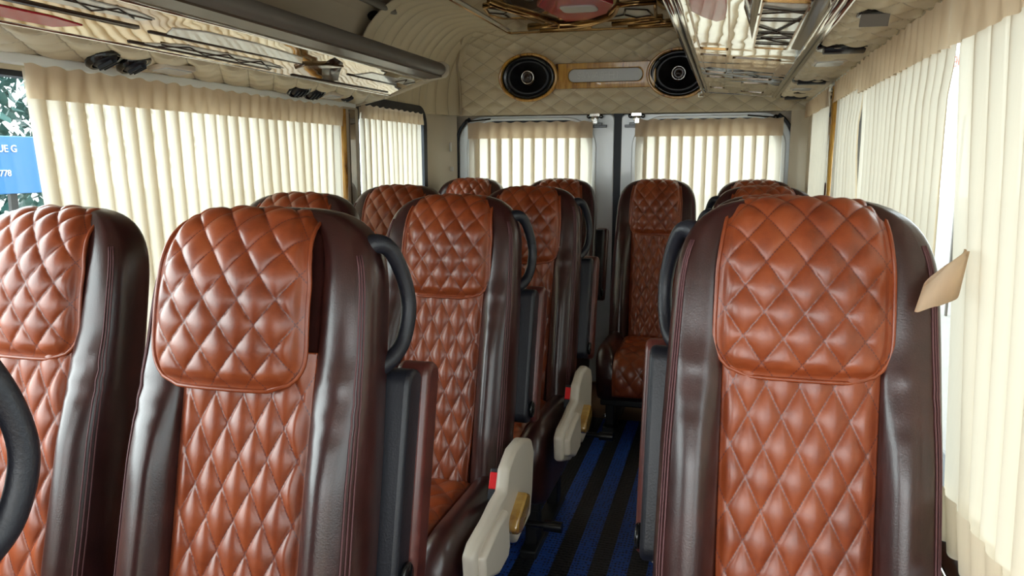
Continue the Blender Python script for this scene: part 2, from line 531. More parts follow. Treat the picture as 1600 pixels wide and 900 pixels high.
# quilted corner above the small left window, then the plain trim post below it
prof = [(XL + 0.004, 1.372), (XL + 0.006, 1.45), (XL + 0.03, 1.56), (XL + 0.09, 1.67), (XL + 0.20, 1.755), (XL + 0.36, ZC - 0.004)]
pp = catmull(prof, 12, closed=False)
arc = np.concatenate([[0], np.cumsum(np.linalg.norm(np.diff(pp, axis=0), axis=1))])
sv = np.linspace(0, arc[-1], 70)
px_ = np.interp(sv, arc, pp[:, 0]); pz = np.interp(sv, arc, pp[:, 1])
ys = np.linspace(2.80, YB - 0.004, 90)
Yg = np.repeat(ys[:, None], len(sv), 1); S = np.repeat(sv[None], len(ys), 0)
# the corner rounds inwards towards the rear wall
inn = np.clip((Yg - 3.55) / 0.25, 0, 1) ** 2 * 0.10 * np.clip(1 - S / arc[-1], 0, 1)
P = np.stack([np.repeat(px_[None], len(ys), 0) + inn, Yg, np.repeat(pz[None], len(ys), 0)], -1)
Nn = grid_normals(P); Nn = Nn * np.sign((Nn[..., 0:1] - Nn[..., 2:3]))
hh = np.abs(np.sin(PI * Yg / 0.085)) ** 0.5 * 0.013
Q = P + Nn * hh[..., None]
struct(G().grid(Q, np.stack([Yg / 0.085, 0 * Yg], -1)).build('trim_15', 'vinyl', sharp=70))
g = G()
g.tube([(XL + 0.115, YB - 0.02, 1.375), (XL + 0.115, YB - 0.026, 1.50), (XL + 0.105, YB - 0.045, 1.62), (XL + 0.14, YB - 0.10, 1.70), (XL + 0.2, YB - 0.2, 1.755)], 0.006, 8)
struct(g.build('trim_1', 'vinyl', sharp=70))

# moulded cream posts beside the rear doors
def post(name, sx, xw, xd):
    plan = catmull([(xw, 3.53), (xw + sx * 0.012, 3.62), (xw + sx * 0.028, 3.70), (xw + sx * 0.055, 3.755), (xd, 3.785)], 6, closed=False)
    g = G()
    for a, b in zip(plan[:-1], plan[1:]):
        g.add([(a[0], a[1], 0), (b[0], b[1], 0), (b[0], b[1], 1.372), (a[0], a[1], 1.372), (a[0] - sx * 0.01, a[1] + 0.02, 0), (b[0] - sx * 0.01, b[1] + 0.02, 0), (b[0] - sx * 0.01, b[1] + 0.02, 1.372), (a[0] - sx * 0.01, a[1] + 0.02, 1.372)],
              [(0, 1, 2, 3), (7, 6, 5, 4), (3, 2, 6, 7), (0, 4, 5, 1)])
    return struct(g.build(name, 'beige_trim', sharp=40))
pl = post('trim_2', 1, XL + 0.004, -1.35)
pr = post('trim_3', -1, XR - 0.004, 0.262)
G().lathe([(0.014, 0), (0.016, 0.004), (0.012, 0.006), (0.010, 0.004)], (XL + 0.006, 3.585, 1.28), 0, 20).build('clip_plug', 'beige_trim', pl)
for (x, y, z, w, h) in ((-1.374, 3.752, 1.215, 0.014, 0.045), (-1.372, 3.755, 1.105, 0.034, 0.022)):
    G().box((x, y, z), (w, 0.006, h), Matrix.Rotation(math.radians(-40), 3, 'Z')).build('label_plate', 'sheet_white', pl, smooth=False)

# rear doors
def rear_door(name, x0, x1, wx0, wx1, outer_left):
    rad = (0.02, 0.02, 0.02, 0.13) if outer_left else (0.02, 0.02, 0.13, 0.02)
    outer = rrect(x0, x1, 0.02, 1.368, rad, 10)
    hole = rrect(wx0, wx1, 0.66, 1.340, 0.13, 10)
    d = struct(G().ring_panel(outer, hole, 1, YB + 0.005, YB + 0.07).build(name, 'white_paint', bevel=0.006))
    # raised inner pressing round the window
    G().ring_panel(rrect(wx0 - 0.030, wx1 + 0.030, 0.60, 1.358, 0.15, 10), rrect(wx0 - 0.008, wx1 + 0.008, 0.64, 1.347, 0.13, 10), 1, YB - 0.006, YB + 0.01).build('window_pressing', 'white_paint', d, bevel=0.006)
    G().ring_panel(rrect(wx0 - 0.004, wx1 + 0.004, 0.655, 1.344, 0.13, 10), rrect(wx0 + 0.010, wx1 - 0.010, 0.68, 1.318, 0.12, 10), 1, YB + 0.002, YB + 0.05).build('window_seal', 'rubber', d, sharp=40)
    G().box2((wx0, YB + 0.03, 0.66), (wx1, YB + 0.036, 1.345)).build('glass_pane', 'glass', d, smooth=False)
    e = -1 if outer_left else 1
    ex = x0 if outer_left else x1
    pts = [(ex - e * (-0.008), YB - 0.004, 0.05), (ex + e * 0.008, YB - 0.004, 1.22)]
    for k in range(5):
        a = 0.5 * PI * k / 6
        cx = ex - e * 0.13
        pts.append((cx + e * 0.138 * math.cos(a), YB - 0.004, 1.238 + 0.138 * math.sin(a)))
    G().tube(pts, 0.008, 8).build('door_seal', 'rubber', d)
    # latch at the top inner corner
    lx = x1 - 0.09 if outer_left else x0 + 0.075
    h = G().lathe([(0.012, -0.012), (0.018, -0.008), (0.018, 0.02), (0.010, 0.022)], (lx, YB - 0.02, 1.348), 1, 20)
    h.box((lx, YB - 0.022, 1.365), (0.05, 0.02, 0.016)).box((lx + 0.004, YB - 0.03, 1.335), (0.022, 0.022, 0.024))
    h.build('latch', 'chrome', d, bevel=0.002)
    k = G()
    for dx in (-0.03, 0.03):
        k.lathe([(0.006, -0.02), (0.010, -0.016), (0.010, 0.01), (0.004, 0.012)], (lx + dx, YB - 0.012, 1.358), 1, 14)
    k.box((lx + e * -0.02, YB - 0.008, 1.312), (0.075, 0.008, 0.014)); k.box((lx + e * -0.02, YB - 0.012, 1.322), (0.03, 0.01, 0.014))
    k.build('latch_bracket', 'black_gloss', d, bevel=0.002)
    return d
d1 = rear_door('door_1', -1.345, -0.548, -1.272, -0.662, True)
d2 = rear_door('door_2', -0.512, 0.268, -0.430, 0.218, False)
struct(G().ring_panel(rrect(XL - 0.05, XR + 0.05, -0.02, 1.40, 0.01, 8), rrect(-1.322, 0.245, 0.05, 1.352, 0.11, 8), 1, YB + 0.06, YB + 0.09).build('trim_12', 'beige_paint', sharp=40))
struct(G().box2((-0.553, YB + 0.02, 0.02), (-0.507, YB + 0.06, 1.372)).build('trim_4', 'rubber', smooth=False))

# pillars between the side windows
def pillar(name, x, sx, y0, y1, ztop, strip):
    g = G().prism(rrect(y0, y1, 0.55, ztop, 0.01, 3), 0, x, x + sx * 0.035)
    o = struct(g.build(name, 'grey_tube' if strip == 'g' else 'beige_paint', bevel=0.008))
    ym = (y0 + y1) / 2
    G().box2((x + sx * 0.034, ym - 0.022, 0.55), (x + sx * 0.040, ym + 0.022, ztop - 0.01)).build('pillar_strip', 'bronze', o, smooth=False)
    G().tube([(x + sx * 0.03, y0 + 0.008, 0.55), (x + sx * 0.03, y0 + 0.008, ztop - 0.01)], 0.011, 8).build('pillar_edging', 'burl', o)
    return o
pillar('trim_5', XL, 1, 2.675, 2.80, 1.35, 'b')
pillar('trim_6', XR, -1, 2.80, 2.895, 1.40, 'g')

# white curtain rails
struct(G().box2((XL, -0.3, 1.345), (XL + 0.030, 2.79, 1.3675)).build('trim_7', 'white_rail', bevel=0.004))
g = G().box2((XR - 0.028, -0.3, 1.402), (XR, 3.75, 1.418))
struct(g.build('trim_8', 'white_rail', bevel=0.004))
# scalloped edge of the quilting along the right rail
g = G()
k = 0.9
while k < 2.5:
    g.add([(XR - 0.030, k, 1.420), (XR - 0.030, k + 0.042, 1.420), (XR - 0.031, k + 0.030, 1.399), (XR - 0.031, k + 0.012, 1.405),
           (XR - 0.026, k, 1.420), (XR - 0.026, k + 0.042, 1.420), (XR - 0.027, k + 0.030, 1.399), (XR - 0.027, k + 0.012, 1.405)],
          [(0, 1, 2, 3), (7, 6, 5, 4), (0, 4, 5, 1), (1, 5, 6, 2), (2, 6, 7, 3), (3, 7, 4, 0)])
    k += 0.046
struct(g.build('trim_9', 'vinyl', smooth=False))
# brown lower side trim under the right window with two steel bars
g = G().box2((XR - 0.012, -0.3, 0.05), (XR, 3.1, 0.585))
t10 = struct(g.build('trim_10', M['wood_dark'], smooth=False))
for z in (0.545, 0.49):
    G().tube([(XR - 0.03, -0.2, z), (XR - 0.03, 3.0, z)], 0.007 if z > 0.5 else 0.005, 8).build('side_bar', 'chrome', t10)

# ------------------------------------------------------------------ outside
struct(G().box2((-40, -40, -0.62), (40, 40, -0.55)).build('ground', 'asphalt', smooth=False))
def text_on(parent, s, size, loc, rot, mat, space=1.0, ext=0.002):
    cu = bpy.data.curves.new('lettering', 'FONT'); cu.body = s; cu.size = size; cu.fill_mode = 'BOTH'
    cu.align_x = 'LEFT'; cu.space_character = space; cu.extrude = ext
    t = bpy.data.objects.new('lettering', cu); COL.objects.link(t)
    t.parent = parent; t.location = loc; t.rotation_euler = rot
    cu.materials.append(M[mat])
    cu.resolution_u = 3
    me = bpy.data.meshes.new_from_object(t.evaluated_get(bpy.context.evaluated_depsgraph_get()))
    w = bpy.data.objects.new('lettering', me); COL.objects.link(w)
    w.parent = parent; w.location = loc; w.rotation_euler = rot
    bpy.data.objects.remove(t); bpy.data.curves.remove(cu)
    w.name = 'lettering'
    return w
sg = tag(G().box2((-3.53, 2.45, 0.98), (-3.5, 3.30, 1.27)).build('shop_sign', 'sign_blue', bevel=0.004), 'blue signboard with small white lettering outside the left window', 'sign')
RT = (PI / 2, 0, PI / 2)
text_on(sg, 'BLUE G', 0.05, (-3.497, 2.985, 1.19), RT, 'sign_white')
text_on(sg, '24778', 0.045, (-3.497, 2.99, 1.07), RT, 'sign_white')
pg = G().box2((-3.535, 2.6, -0.56), (-3.515, 2.64, 1.0)); pg.box2((-3.535, 3.1, -0.56), (-3.515, 3.14, 1.0))
pg.build('sign_post', 'steel', sg, smooth=False)
sg2 = tag(G().box2((2.36, 9.2, 1.60), (2.40, 10.15, 2.5)).build('street_sign', 'sign_white', bevel=0.004), 'white board with red capitals seen through the right curtain gap', 'sign')
text_on(sg2, 'EN', 0.17, (2.356, 9.845, 2.165), (PI / 2, 0, -PI / 2), 'sign_red')
G().box2((2.37, 9.30, -0.56), (2.39, 9.34, 1.6)).build('sign_post', 'steel', sg2, smooth=False)
g = G()
for k in range(5200):
    c = Vector((-5.6 + rng.normal(0, 0.25), 4.7 + rng.normal(0, 0.8), 1.1 + rng.uniform(-1.3, 1.9)))
    R = Matrix.Rotation(rng.uniform(0, 6.28), 3, 'Z') @ Matrix.Rotation(rng.uniform(-1.2, 1.2), 3, 'X')
    s = rng.uniform(0.04, 0.09)
    g.add([c + R @ Vector(p) * s for p in ((-0.5, 0, 0), (0, -1, 0.1), (0.5, 0, 0), (0, 1, 0.1))], [(0, 1, 2, 3)])
bush = tag(g.build('tree', 'leaf', smooth=False, recalc=False), 'dark green leafy tree outside the left window beyond the blue sign', 'tree')
G().tube([(-5.6, 4.6, -0.56), (-5.6, 4.6, 1.6)], 0.05, 8).build('trunk', M['wood_dark'], bush)

# ------------------------------------------------------------------ seats
def yb(z):            # front plane of the reclined backrest
    return 0.022 - 0.25 * (0.95 - np.asarray(z, float))

def back_section(z, zt, per=5):
    lo, hi = 0.40, zt
    w = float(np.interp(z, [0.40, 0.55, 0.72, 0.86, zt], [0.186, 0.188, 0.186, 0.181, 0.172]))
    B = float(np.interp(z, [0.40, 0.5, 0.70, 0.80, 0.86, zt], [0.042, 0.050, 0.046, 0.030, 0.016, 0.012]))
    zc = 0.90
    k = 1.0; kw = 1.0
    if z > zc:
        t = min((z - zc) / (zt - zc), 1.0)
        kw = max(1 - t ** 3.4, 0) ** (1 / 3.4); k = max(1 - t ** 2.6, 0) ** (1 / 2.6)
    # wrinkle where the head pad ends
    wr = 0.006 * math.exp(-((z - 0.805) / 0.010) ** 2) + 0.004 * math.exp(-((z - 0.775) / 0.008) ** 2)
    p = 0.100
    c = [(0, 0.004), (p * 0.6, 0.004), (p * 0.97, 0.002), (p + 0.008, -0.50 * B), (p + 0.027, -0.95 * B + wr), (p + 0.050, -0.93 * B + wr), (w - 0.012, -0.48 * B + wr * 0.6), (w, 0.012), (w * 0.995, 0.052), (w * 0.93, 0.088), (w * 0.70, 0.104), (w * 0.35, 0.110)]
    pts = c + [(0, 0.110)] + [(-x, y) for x, y in c[::-1][:-1]]
    L = catmull(pts, per)
    cy = 0.052
    y0 = float(yb(z))
    return [(x * kw, y0 + cy + (y - cy) * k, z) for x, y in L]

def stitch_line(idx_ctrl, sgn, zs, zt, off):
    out = []
    for z in zs:
        L = back_section(z, zt, 5)
        i = int(round(idx_ctrl * 5))
        a, b, c = Vector(L[i - 1]), Vector(L[i]), Vector(L[i + 1])
        t = (c - a); n = Vector((t.y, -t.x, 0)).normalized()
        pnt = b + n * off
        out.append((sgn * pnt.x, pnt.y, pnt.z))
    return out

def pad_border(A, N, inset):
    return A

def quilt_panel(A, S, T, W, Hd, h, edge, outward, tuck):
    """A base grid, S/T metric coords, edge = distance-to-edge array; outer rim folds back by tuck"""
    N = grid_normals(A)
    s = np.sign((N * outward).sum(-1, keepdims=True)); s[s == 0] = 1
    N = N * s
    d = diamonds(S / W, T / Hd, 0.45) * h * sstep(0.0, 0.022, edge) + 0.004 * sstep(0, 0.012, edge)
    Q = A + N * d[..., None]
    # rim ring
    Q2 = np.empty((Q.shape[0] + 2, Q.shape[1] + 2, 3)); Q2[1:-1, 1:-1] = Q
    B = A - N * tuck
    Q2[0, 1:-1] = B[0]; Q2[-1, 1:-1] = B[-1]; Q2[1:-1, 0] = B[:, 0]; Q2[1:-1, -1] = B[:, -1]
    Q2[0, 0] = B[0, 0]; Q2[0, -1] = B[0, -1]; Q2[-1, 0] = B[-1, 0]; Q2[-1, -1] = B[-1, -1]
    UV = np.pad(np.stack([S / W, T / Hd], -1), ((1, 1), (1, 1), (0, 0)), mode='edge')
    return Q2, UV, Q

ZT = 1.062
def make_seat(side, bench=False, arm_up=True):
    """side: +1 armrest on the right, -1 on the left, 0 none"""
    root = empty('passenger_seat', '', 'seat')
    # --- backrest with padded bolsters
    zs = list(np.linspace(0.34, 0.90, 36)) + [0.90 + (ZT - 0.90) * math.sin(a) for a in np.linspace(0.08, PI / 2 * 0.985, 16)]
    G().loft([back_section(z, ZT) for z in zs]).build('backrest', 'dark_leather', root)
    bo = root.children[0]
    for sg_ in (1, -1):
        st = G()
        for off in (5.8, 6.0, 6.2):
            st.tube(stitch_line(off, sg_, np.linspace(0.41, 1.0, 40), ZT, 0.0010), 0.0013, 5)
        st.build('stitching', 'seam_line', bo)
    # --- quilted centre panel
    nu, nv = 96, 210
    u = np.linspace(-1, 1, nu); z = np.linspace(0.355, 0.865, nv)
    U, Z = np.meshgrid(u, z, indexing='ij')
    hw = np.interp(Z, [0.40, 0.55, 0.87], [0.094, 0.101, 0.104])
    Xg = U * hw
    A = np.stack([Xg, yb(Z) - 0.006 - 0.004 * np.cos(U * PI / 2), Z], -1)
    edge = np.minimum((1 - np.abs(U)) * hw, np.minimum(Z - 0.35, 0.2))
    Q, UV, _ = quilt_panel(A, Xg, Z - 0.03, 0.0440, 0.086, 0.0085, edge, np.array([0, -1, 0.0]), 0.014)
    G().grid(Q, UV).build('back_panel', 'cognac', root, recalc=False)
    # --- quilted head pad that wraps over the top
    zb_, R = 1.0, 0.054
    y1 = float(yb(1.01))
    ctrl = [(float(yb(zz)) + o_, zz) for zz, o_ in ((0.815, -0.022), (0.86, -0.033), (0.92, -0.038), (0.97, -0.035), (1.005, -0.024))]
    ctrl += [(y1 - 0.002, 1.036), (y1 + 0.024, 1.052), (y1 + 0.056, 1.054), (y1 + 0.086, 1.038), (y1 + 0.103, 1.008), (y1 + 0.106, 0.970)]
    path = catmull(ctrl, 14, closed=False)
    yc = y1 + 0.045
    path = np.array(path)
    sl = np.concatenate([[0], np.cumsum(np.linalg.norm(np.diff(path, axis=0), axis=1))])
    Ltot = sl[-1]
    nv = 180
    s = np.linspace(0, Ltot, nv)
    py_, pz_ = np.interp(s, sl, path[:, 0]), np.interp(s, sl, path[:, 1])
    q = np.interp(s, [0, 0.06, 0.15, 0.22, 0.30, Ltot], [0.113, 0.117, 0.116, 0.110, 0.101, 0.090])
    r = 0.045
    low = np.where(s < r, q - r + np.sqrt(np.maximum(r * r - (r - s) ** 2, 0)), q)
    nu = 116
    u = np.linspace(-1, 1, nu)
    U = np.repeat(u[:, None], nv, 1); S = np.repeat(s[None], nu, 0); LQ = np.repeat(low[None], nu, 0)
    Xg = U * LQ
    frac = np.abs(Xg) / 0.117
    wrap = np.repeat((1 - 0.7 * sstep(0.14, 0.24, s))[None], nu, 0)
    A = np.stack([Xg, np.repeat(py_[None], nu, 0) + 0.024 * frac ** 3 * wrap, np.repeat(pz_[None], nu, 0) - 0.018 * frac ** 3 * np.repeat(sstep(0.16, 0.26, s)[None], nu, 0)], -1)
    edge = np.minimum((1 - np.abs(U)) * LQ, np.minimum(S, Ltot - S))
    N = grid_normals(A)
    ref = np.zeros_like(A); ref[..., 1] = np.repeat((py_ - yc)[None], nu, 0); ref[..., 2] = np.repeat(np.maximum(pz_ - zb_, 0)[None], nu, 0)
    Q, UV, front = quilt_panel(A, Xg + 0.025, S + 0.012, 0.0515, 0.070, 0.0075, edge - 0.006, ref, 0.026)
    pad = G().grid(Q, UV).build('headrest_pad', 'cognac', root, recalc=False)
    loop = [front[0, j] for j in range(int(nv * 0.96), 0, -4)] + [front[i, 0] for i in range(0, nu, 5)] + [front[-1, j] for j in range(0, int(nv * 0.96), 4)]
    G().tube([p + np.array([0, -0.0005, 0]) for p in loop], 0.0032, 6).build('piping', 'cognac_plain', pad)
    # --- cushion
    loops = []
    for t in np.linspace(0, 1, 26):
        y = -0.07 - 0.43 * t
        e = max(0.0, (t - 0.72) / 0.28); k = max(1 - e ** 2.4, 0.02) ** (1 / 2.4)
        e2 = max(0.0, 1 - t / 0.08); k *= 1 - 0.4 * e2 ** 2
        top, bot = 0.425 + 0.012 * t, 0.225
        c = [(0, top - 0.006), (0.075, top - 0.006), (0.108, top - 0.002), (0.128, top + 0.026), (0.155, top + 0.034), (0.182, top + 0.010), (0.190, top - 0.05), (0.185, bot + 0.03), (0.165, bot), (0.08, bot - 0.002)]
        pts = c + [(0, bot - 0.002)] + [(-x, zz) for x, zz in c[::-1][:-1]]
        zm = (top + bot) / 2 - 0.02
        loops.append([(x * (0.75 + 0.25 * k), y, zm + (zz - zm) * k) for x, zz in catmull(pts, 4)])
    cu = G().loft(loops).build('seat_cushion', 'dark_leather', root)
    drop = 0.075 if bench else 0.048
    cu.location.z = -drop; cu.location.y = -0.02
    pth = catmull([(-0.115, 0.428), (-0.25, 0.431), (-0.36, 0.433), (-0.45, 0.424), (-0.495, 0.395), (-0.512, 0.345), (-0.508, 0.285), (-0.50, 0.262)], 10, closed=False)
    sl = np.concatenate([[0], np.cumsum(np.linalg.norm(np.diff(pth, axis=0), axis=1))])
    s = np.linspace(0, sl[-1], 96); nu = 50
    u = np.linspace(-1, 1, nu)
    U = np.repeat(u[:, None], 96, 1); S = np.repeat(s[None], nu, 0)
    Xg = U * 0.108
    A = np.stack([Xg, np.repeat(np.interp(s, sl, pth[:, 0])[None], nu, 0), np.repeat(np.interp(s, sl, pth[:, 1])[None], nu, 0) + 0.003], -1)
    edge = np.minimum((1 - np.abs(U)) * 0.108, np.minimum(S, sl[-1] - S))
    ref = np.zeros_like(A); ref[..., 1] = A[..., 1] + 0.3; ref[..., 2] = 0.2
    Q, UV, _ = quilt_panel(A, Xg, S, 0.072, 0.085, 0.009, edge, ref, 0.016)
    G().grid(Q, UV).build('quilted_top', 'cognac', cu, recalc=False)
    # --- base
    G().box2((-0.165, -0.46, 0.205 - drop), (0.165, -0.06, 0.235 - drop)).build('seat_pan', 'steel', root, bevel=0.006)
    for sx in (-0.13, 0.13):
        lg = G().box2((sx - 0.018, -0.42, 0.03), (sx + 0.018, -0.36, 0.21 - drop)); lg.box2((sx - 0.018, -0.14, 0.03), (sx + 0.018, -0.08, 0.21 - drop))
        lg.box2((sx - 0.025, -0.46, 0.0), (sx + 0.025, -0.04, 0.035))
        lg.build('leg', 'steel', root, bevel=0.005)
    if side:
        s_ = side
        # fold-up armrest standing beside the backrest
        c0, c1 = Vector((s_ * 0.200, 0.028, 0.490)), Vector((s_ * 0.200, 0.113, 0.818))
        ax = (c1 - c0).normalized(); fr = Vector((0, -ax.z, ax.y)).normalized()
        def bar(x0, x1, d0, d1, e0, e1):
            L = (c1 - c0).length
            prof_ = rrect(d0, d1, e0, L + e1, min(0.026, (d1 - d0) * 0.42), 6)
            lo = [c0 + fr * p[0] + ax * p[1] + Vector((s_ * x0, 0, 0)) for p in prof_]
            hi = [c0 + fr * p[0] + ax * p[1] + Vector((s_ * x1, 0, 0)) for p in prof_]
            return G().loft([lo, hi])
        if arm_up:
          arm = bar(-0.030, 0.014, -0.010, 0.050, 0.0, 0.0).build('armrest', 'black_plastic', root, bevel=0.008)
          bar(-0.029, 0.026, -0.052, 0.002, 0.0, 0.012).build('leather_cover', 'oxblood', arm, bevel=0.010)
          pc = c0 + ax * 0.035 + fr * 0.018
          G().lathe([(0.0205, 0.0), (0.0205, s_ * 0.005), (0.017, s_ * 0.0075), (0.004, s_ * 0.008)], (pc.x + s_ * 0.016, pc.y, pc.z), 0, 26).build('pivot_button', 'black_gloss', arm)
        if not bench:
            # D-shaped grab handle on the aisle side of the back
            hp = catmull([(0.140, 0.075, 1.000), (0.162, 0.080, 1.012), (0.178, 0.092, 1.000), (0.190, 0.106, 0.960), (0.196, 0.110, 0.915), (0.193, 0.096, 0.870), (0.184, 0.076, 0.845), (0.168, 0.058, 0.832), (0.155, 0.05, 0.828)], 6, closed=False)
            n_ = len(hp)
            rad = [0.0115 + 0.008 * (abs(i / (n_ - 1) - 0.5) * 2) ** 3 for i in range(n_)]
            G().tube([(s_ * p[0], p[1], p[2]) for p in hp], rad, 12).build('grab_handle', 'black_plastic', root)
        # belt buckle
        bk = Matrix.Rotation(math.radians(-24), 3, 'X')
        bx = s_ * 0.208
        o = G().box((bx, -0.250, 0.440), (0.030, 0.040, 0.070), bk).build('seatbelt_buckle', 'black_plastic', root, bevel=0.004)
        G().box((bx - s_ * 0.0, -0.2665, 0.456), (0.024, 0.014, 0.036), bk).build('release_button', 'red_button', o, bevel=0.002)
        G().tube([(bx - s_ * 0.005, -0.235, 0.415), (bx - s_ * 0.005, -0.20, 0.36), (bx - s_ * 0.012, -0.16, 0.31)], 0.008, 8).build('belt_stalk', 'black_plastic', o)
        # cream side cover with wooden recline lever
        poly = [(-0.500, 0.335), (-0.38, 0.292), (-0.305, 0.296), (-0.262, 0.318), (-0.195, 0.276), (-0.070, 0.288), (-0.050, 0.350), (-0.036, 0.445), (-0.060, 0.482), (-0.135, 0.510), (-0.205, 0.512), (-0.268, 0.488), (-0.288, 0.446), (-0.335, 0.442), (-0.395, 0.430), (-0.480, 0.422), (-0.508, 0.405)]
        if not bench:
            sp = G().prism(poly, 0, s_ * 0.212, s_ * 0.240).build('side_panel', 'cream_plastic', root, bevel=0.010)
            G().prism([(-0.488, 0.395), (-0.480, 0.345), (-0.385, 0.306), (-0.315, 0.308), (-0.300, 0.330), (-0.315, 0.418), (-0.385, 0.418)], 0, s_ * 0.232, s_ * 0.254).build('cover_boss', 'cream_plastic', sp, bevel=0.009)
            G().prism([(-0.275, 0.350), (-0.262, 0.334), (-0.236, 0.326), (-0.168, 0.352), (-0.160, 0.385), (-0.190, 0.402), (-0.206, 0.396), (-0.262, 0.372)], 0, s_ * 0.234, s_ * 0.262).build('recline_lever', 'lever_wood', sp, bevel=0.006)
            fp = G().tube([(s_ * 0.17, -0.03, 0.245), (s_ * 0.285, -0.03, 0.245)], 0.008, 10)
            fp.tube([(s_ * 0.265, -0.03, 0.245), (s_ * 0.31, -0.03, 0.245)], 0.014, 12)
            fp.build('foot_pedal', 'black_gloss', root, sharp=40)
    return root

GR = 'quilted leather passenger seats'
protos = {}
def seat(kind, x, y, label, rz=0.0, sz=1.0, sx=1.0, group=GR):
    if kind not in protos:
        o = make_seat(*{'aisle': (1,), 'window': (0,), 'single': (-1,), 'bench': (0, True), 'bench_arm': (1, True), 'no_arm': (1, False, False)}[kind])
        protos[kind] = o
    else:
        o = copy_tree(protos[kind])
    o.location = (x, y, 0); o.rotation_euler = (0, 0, math.radians(rz)); o.scale = (sx, 1, sz)
    tag(o, label, 'seat', group)
    return o
first_seat = seat('aisle', -0.662, 0.955, 'brown quilted seat with grab handle, large in the foreground left of the aisle', rz=1.5, sz=1.015, sx=1.03)
seat('window', -1.157, 1.03, 'brown quilted window seat at the left edge, beside the foreground aisle seat', sz=1.005)
seat('aisle', -0.672, 1.79, 'quilted aisle seat with cream side panel and red buckle, behind the foreground left one')
seat('window', -1.12, 1.79, 'window seat by the long left curtain, only its top showing over the foreground seat')
seat('aisle', -0.642, 2.46, 'third aisle seat on the left, smaller, with second cream side panel beside the mat')
seat('window', -1.125, 2.47, 'window seat before the small rear left curtain, with sunlit left edge')
seat('bench', -1.222, 3.56, 'back row seat in the far left corner beside the cream post')
seat('bench_arm', -0.775, 3.56, 'back row seat in front of the left rear door, dark armrest on its right')
seat('bench', -0.315, 3.56, 'back row seat facing straight down the aisle before the right rear door')
seat('bench', 0.122, 3.56, 'back row seat in the far right corner, furthest behind the large right seat')
seat('single', 0.111, 1.165, 'large foreground seat right of the aisle, against the right curtains', sz=1.03, sx=1.04)
seat('single', 0.118, 1.98, 'right side seat directly behind the large foreground right seat')
seat('single', 0.122, 2.72, 'right side seat third from the front, in front of the back row corner')
seat('no_arm', -0.732, 0.35, 'seat mostly outside the left edge, only its black grab handle showing')

# the head pad of the foreground left seat has slipped a little towards the window
for ch in first_seat.children:
    if ch.name.startswith('headrest_pad'):
        ch.location = (-0.026, -0.012, 0.0); ch.scale = (1.04, 1, 1)

# ------------------------------------------------------------------ floor mat and bolts
tag(G().box2((-0.60, 0.3, 0.0005), (-0.10, 3.28, 0.012)).build('floor_mat', 'mat', smooth=False), 'blue and black striped mesh mat along the aisle floor', 'mat')
for i, (x, w) in enumerate(((-0.492, 'left'), (-0.463, 'middle'), (-0.434, 'right'))):
    tag(G().lathe([(0.011, 0.0), (0.0115, 0.006), (0.008, 0.011), (0.002, 0.013)], (x, 3.335, 0.001), 2, 16).build('floor_bolt', 'chrome'), '%s one of three shiny bolt heads on the floor at the end of the mat' % w, 'bolt', 'bolts at the end of the mat')

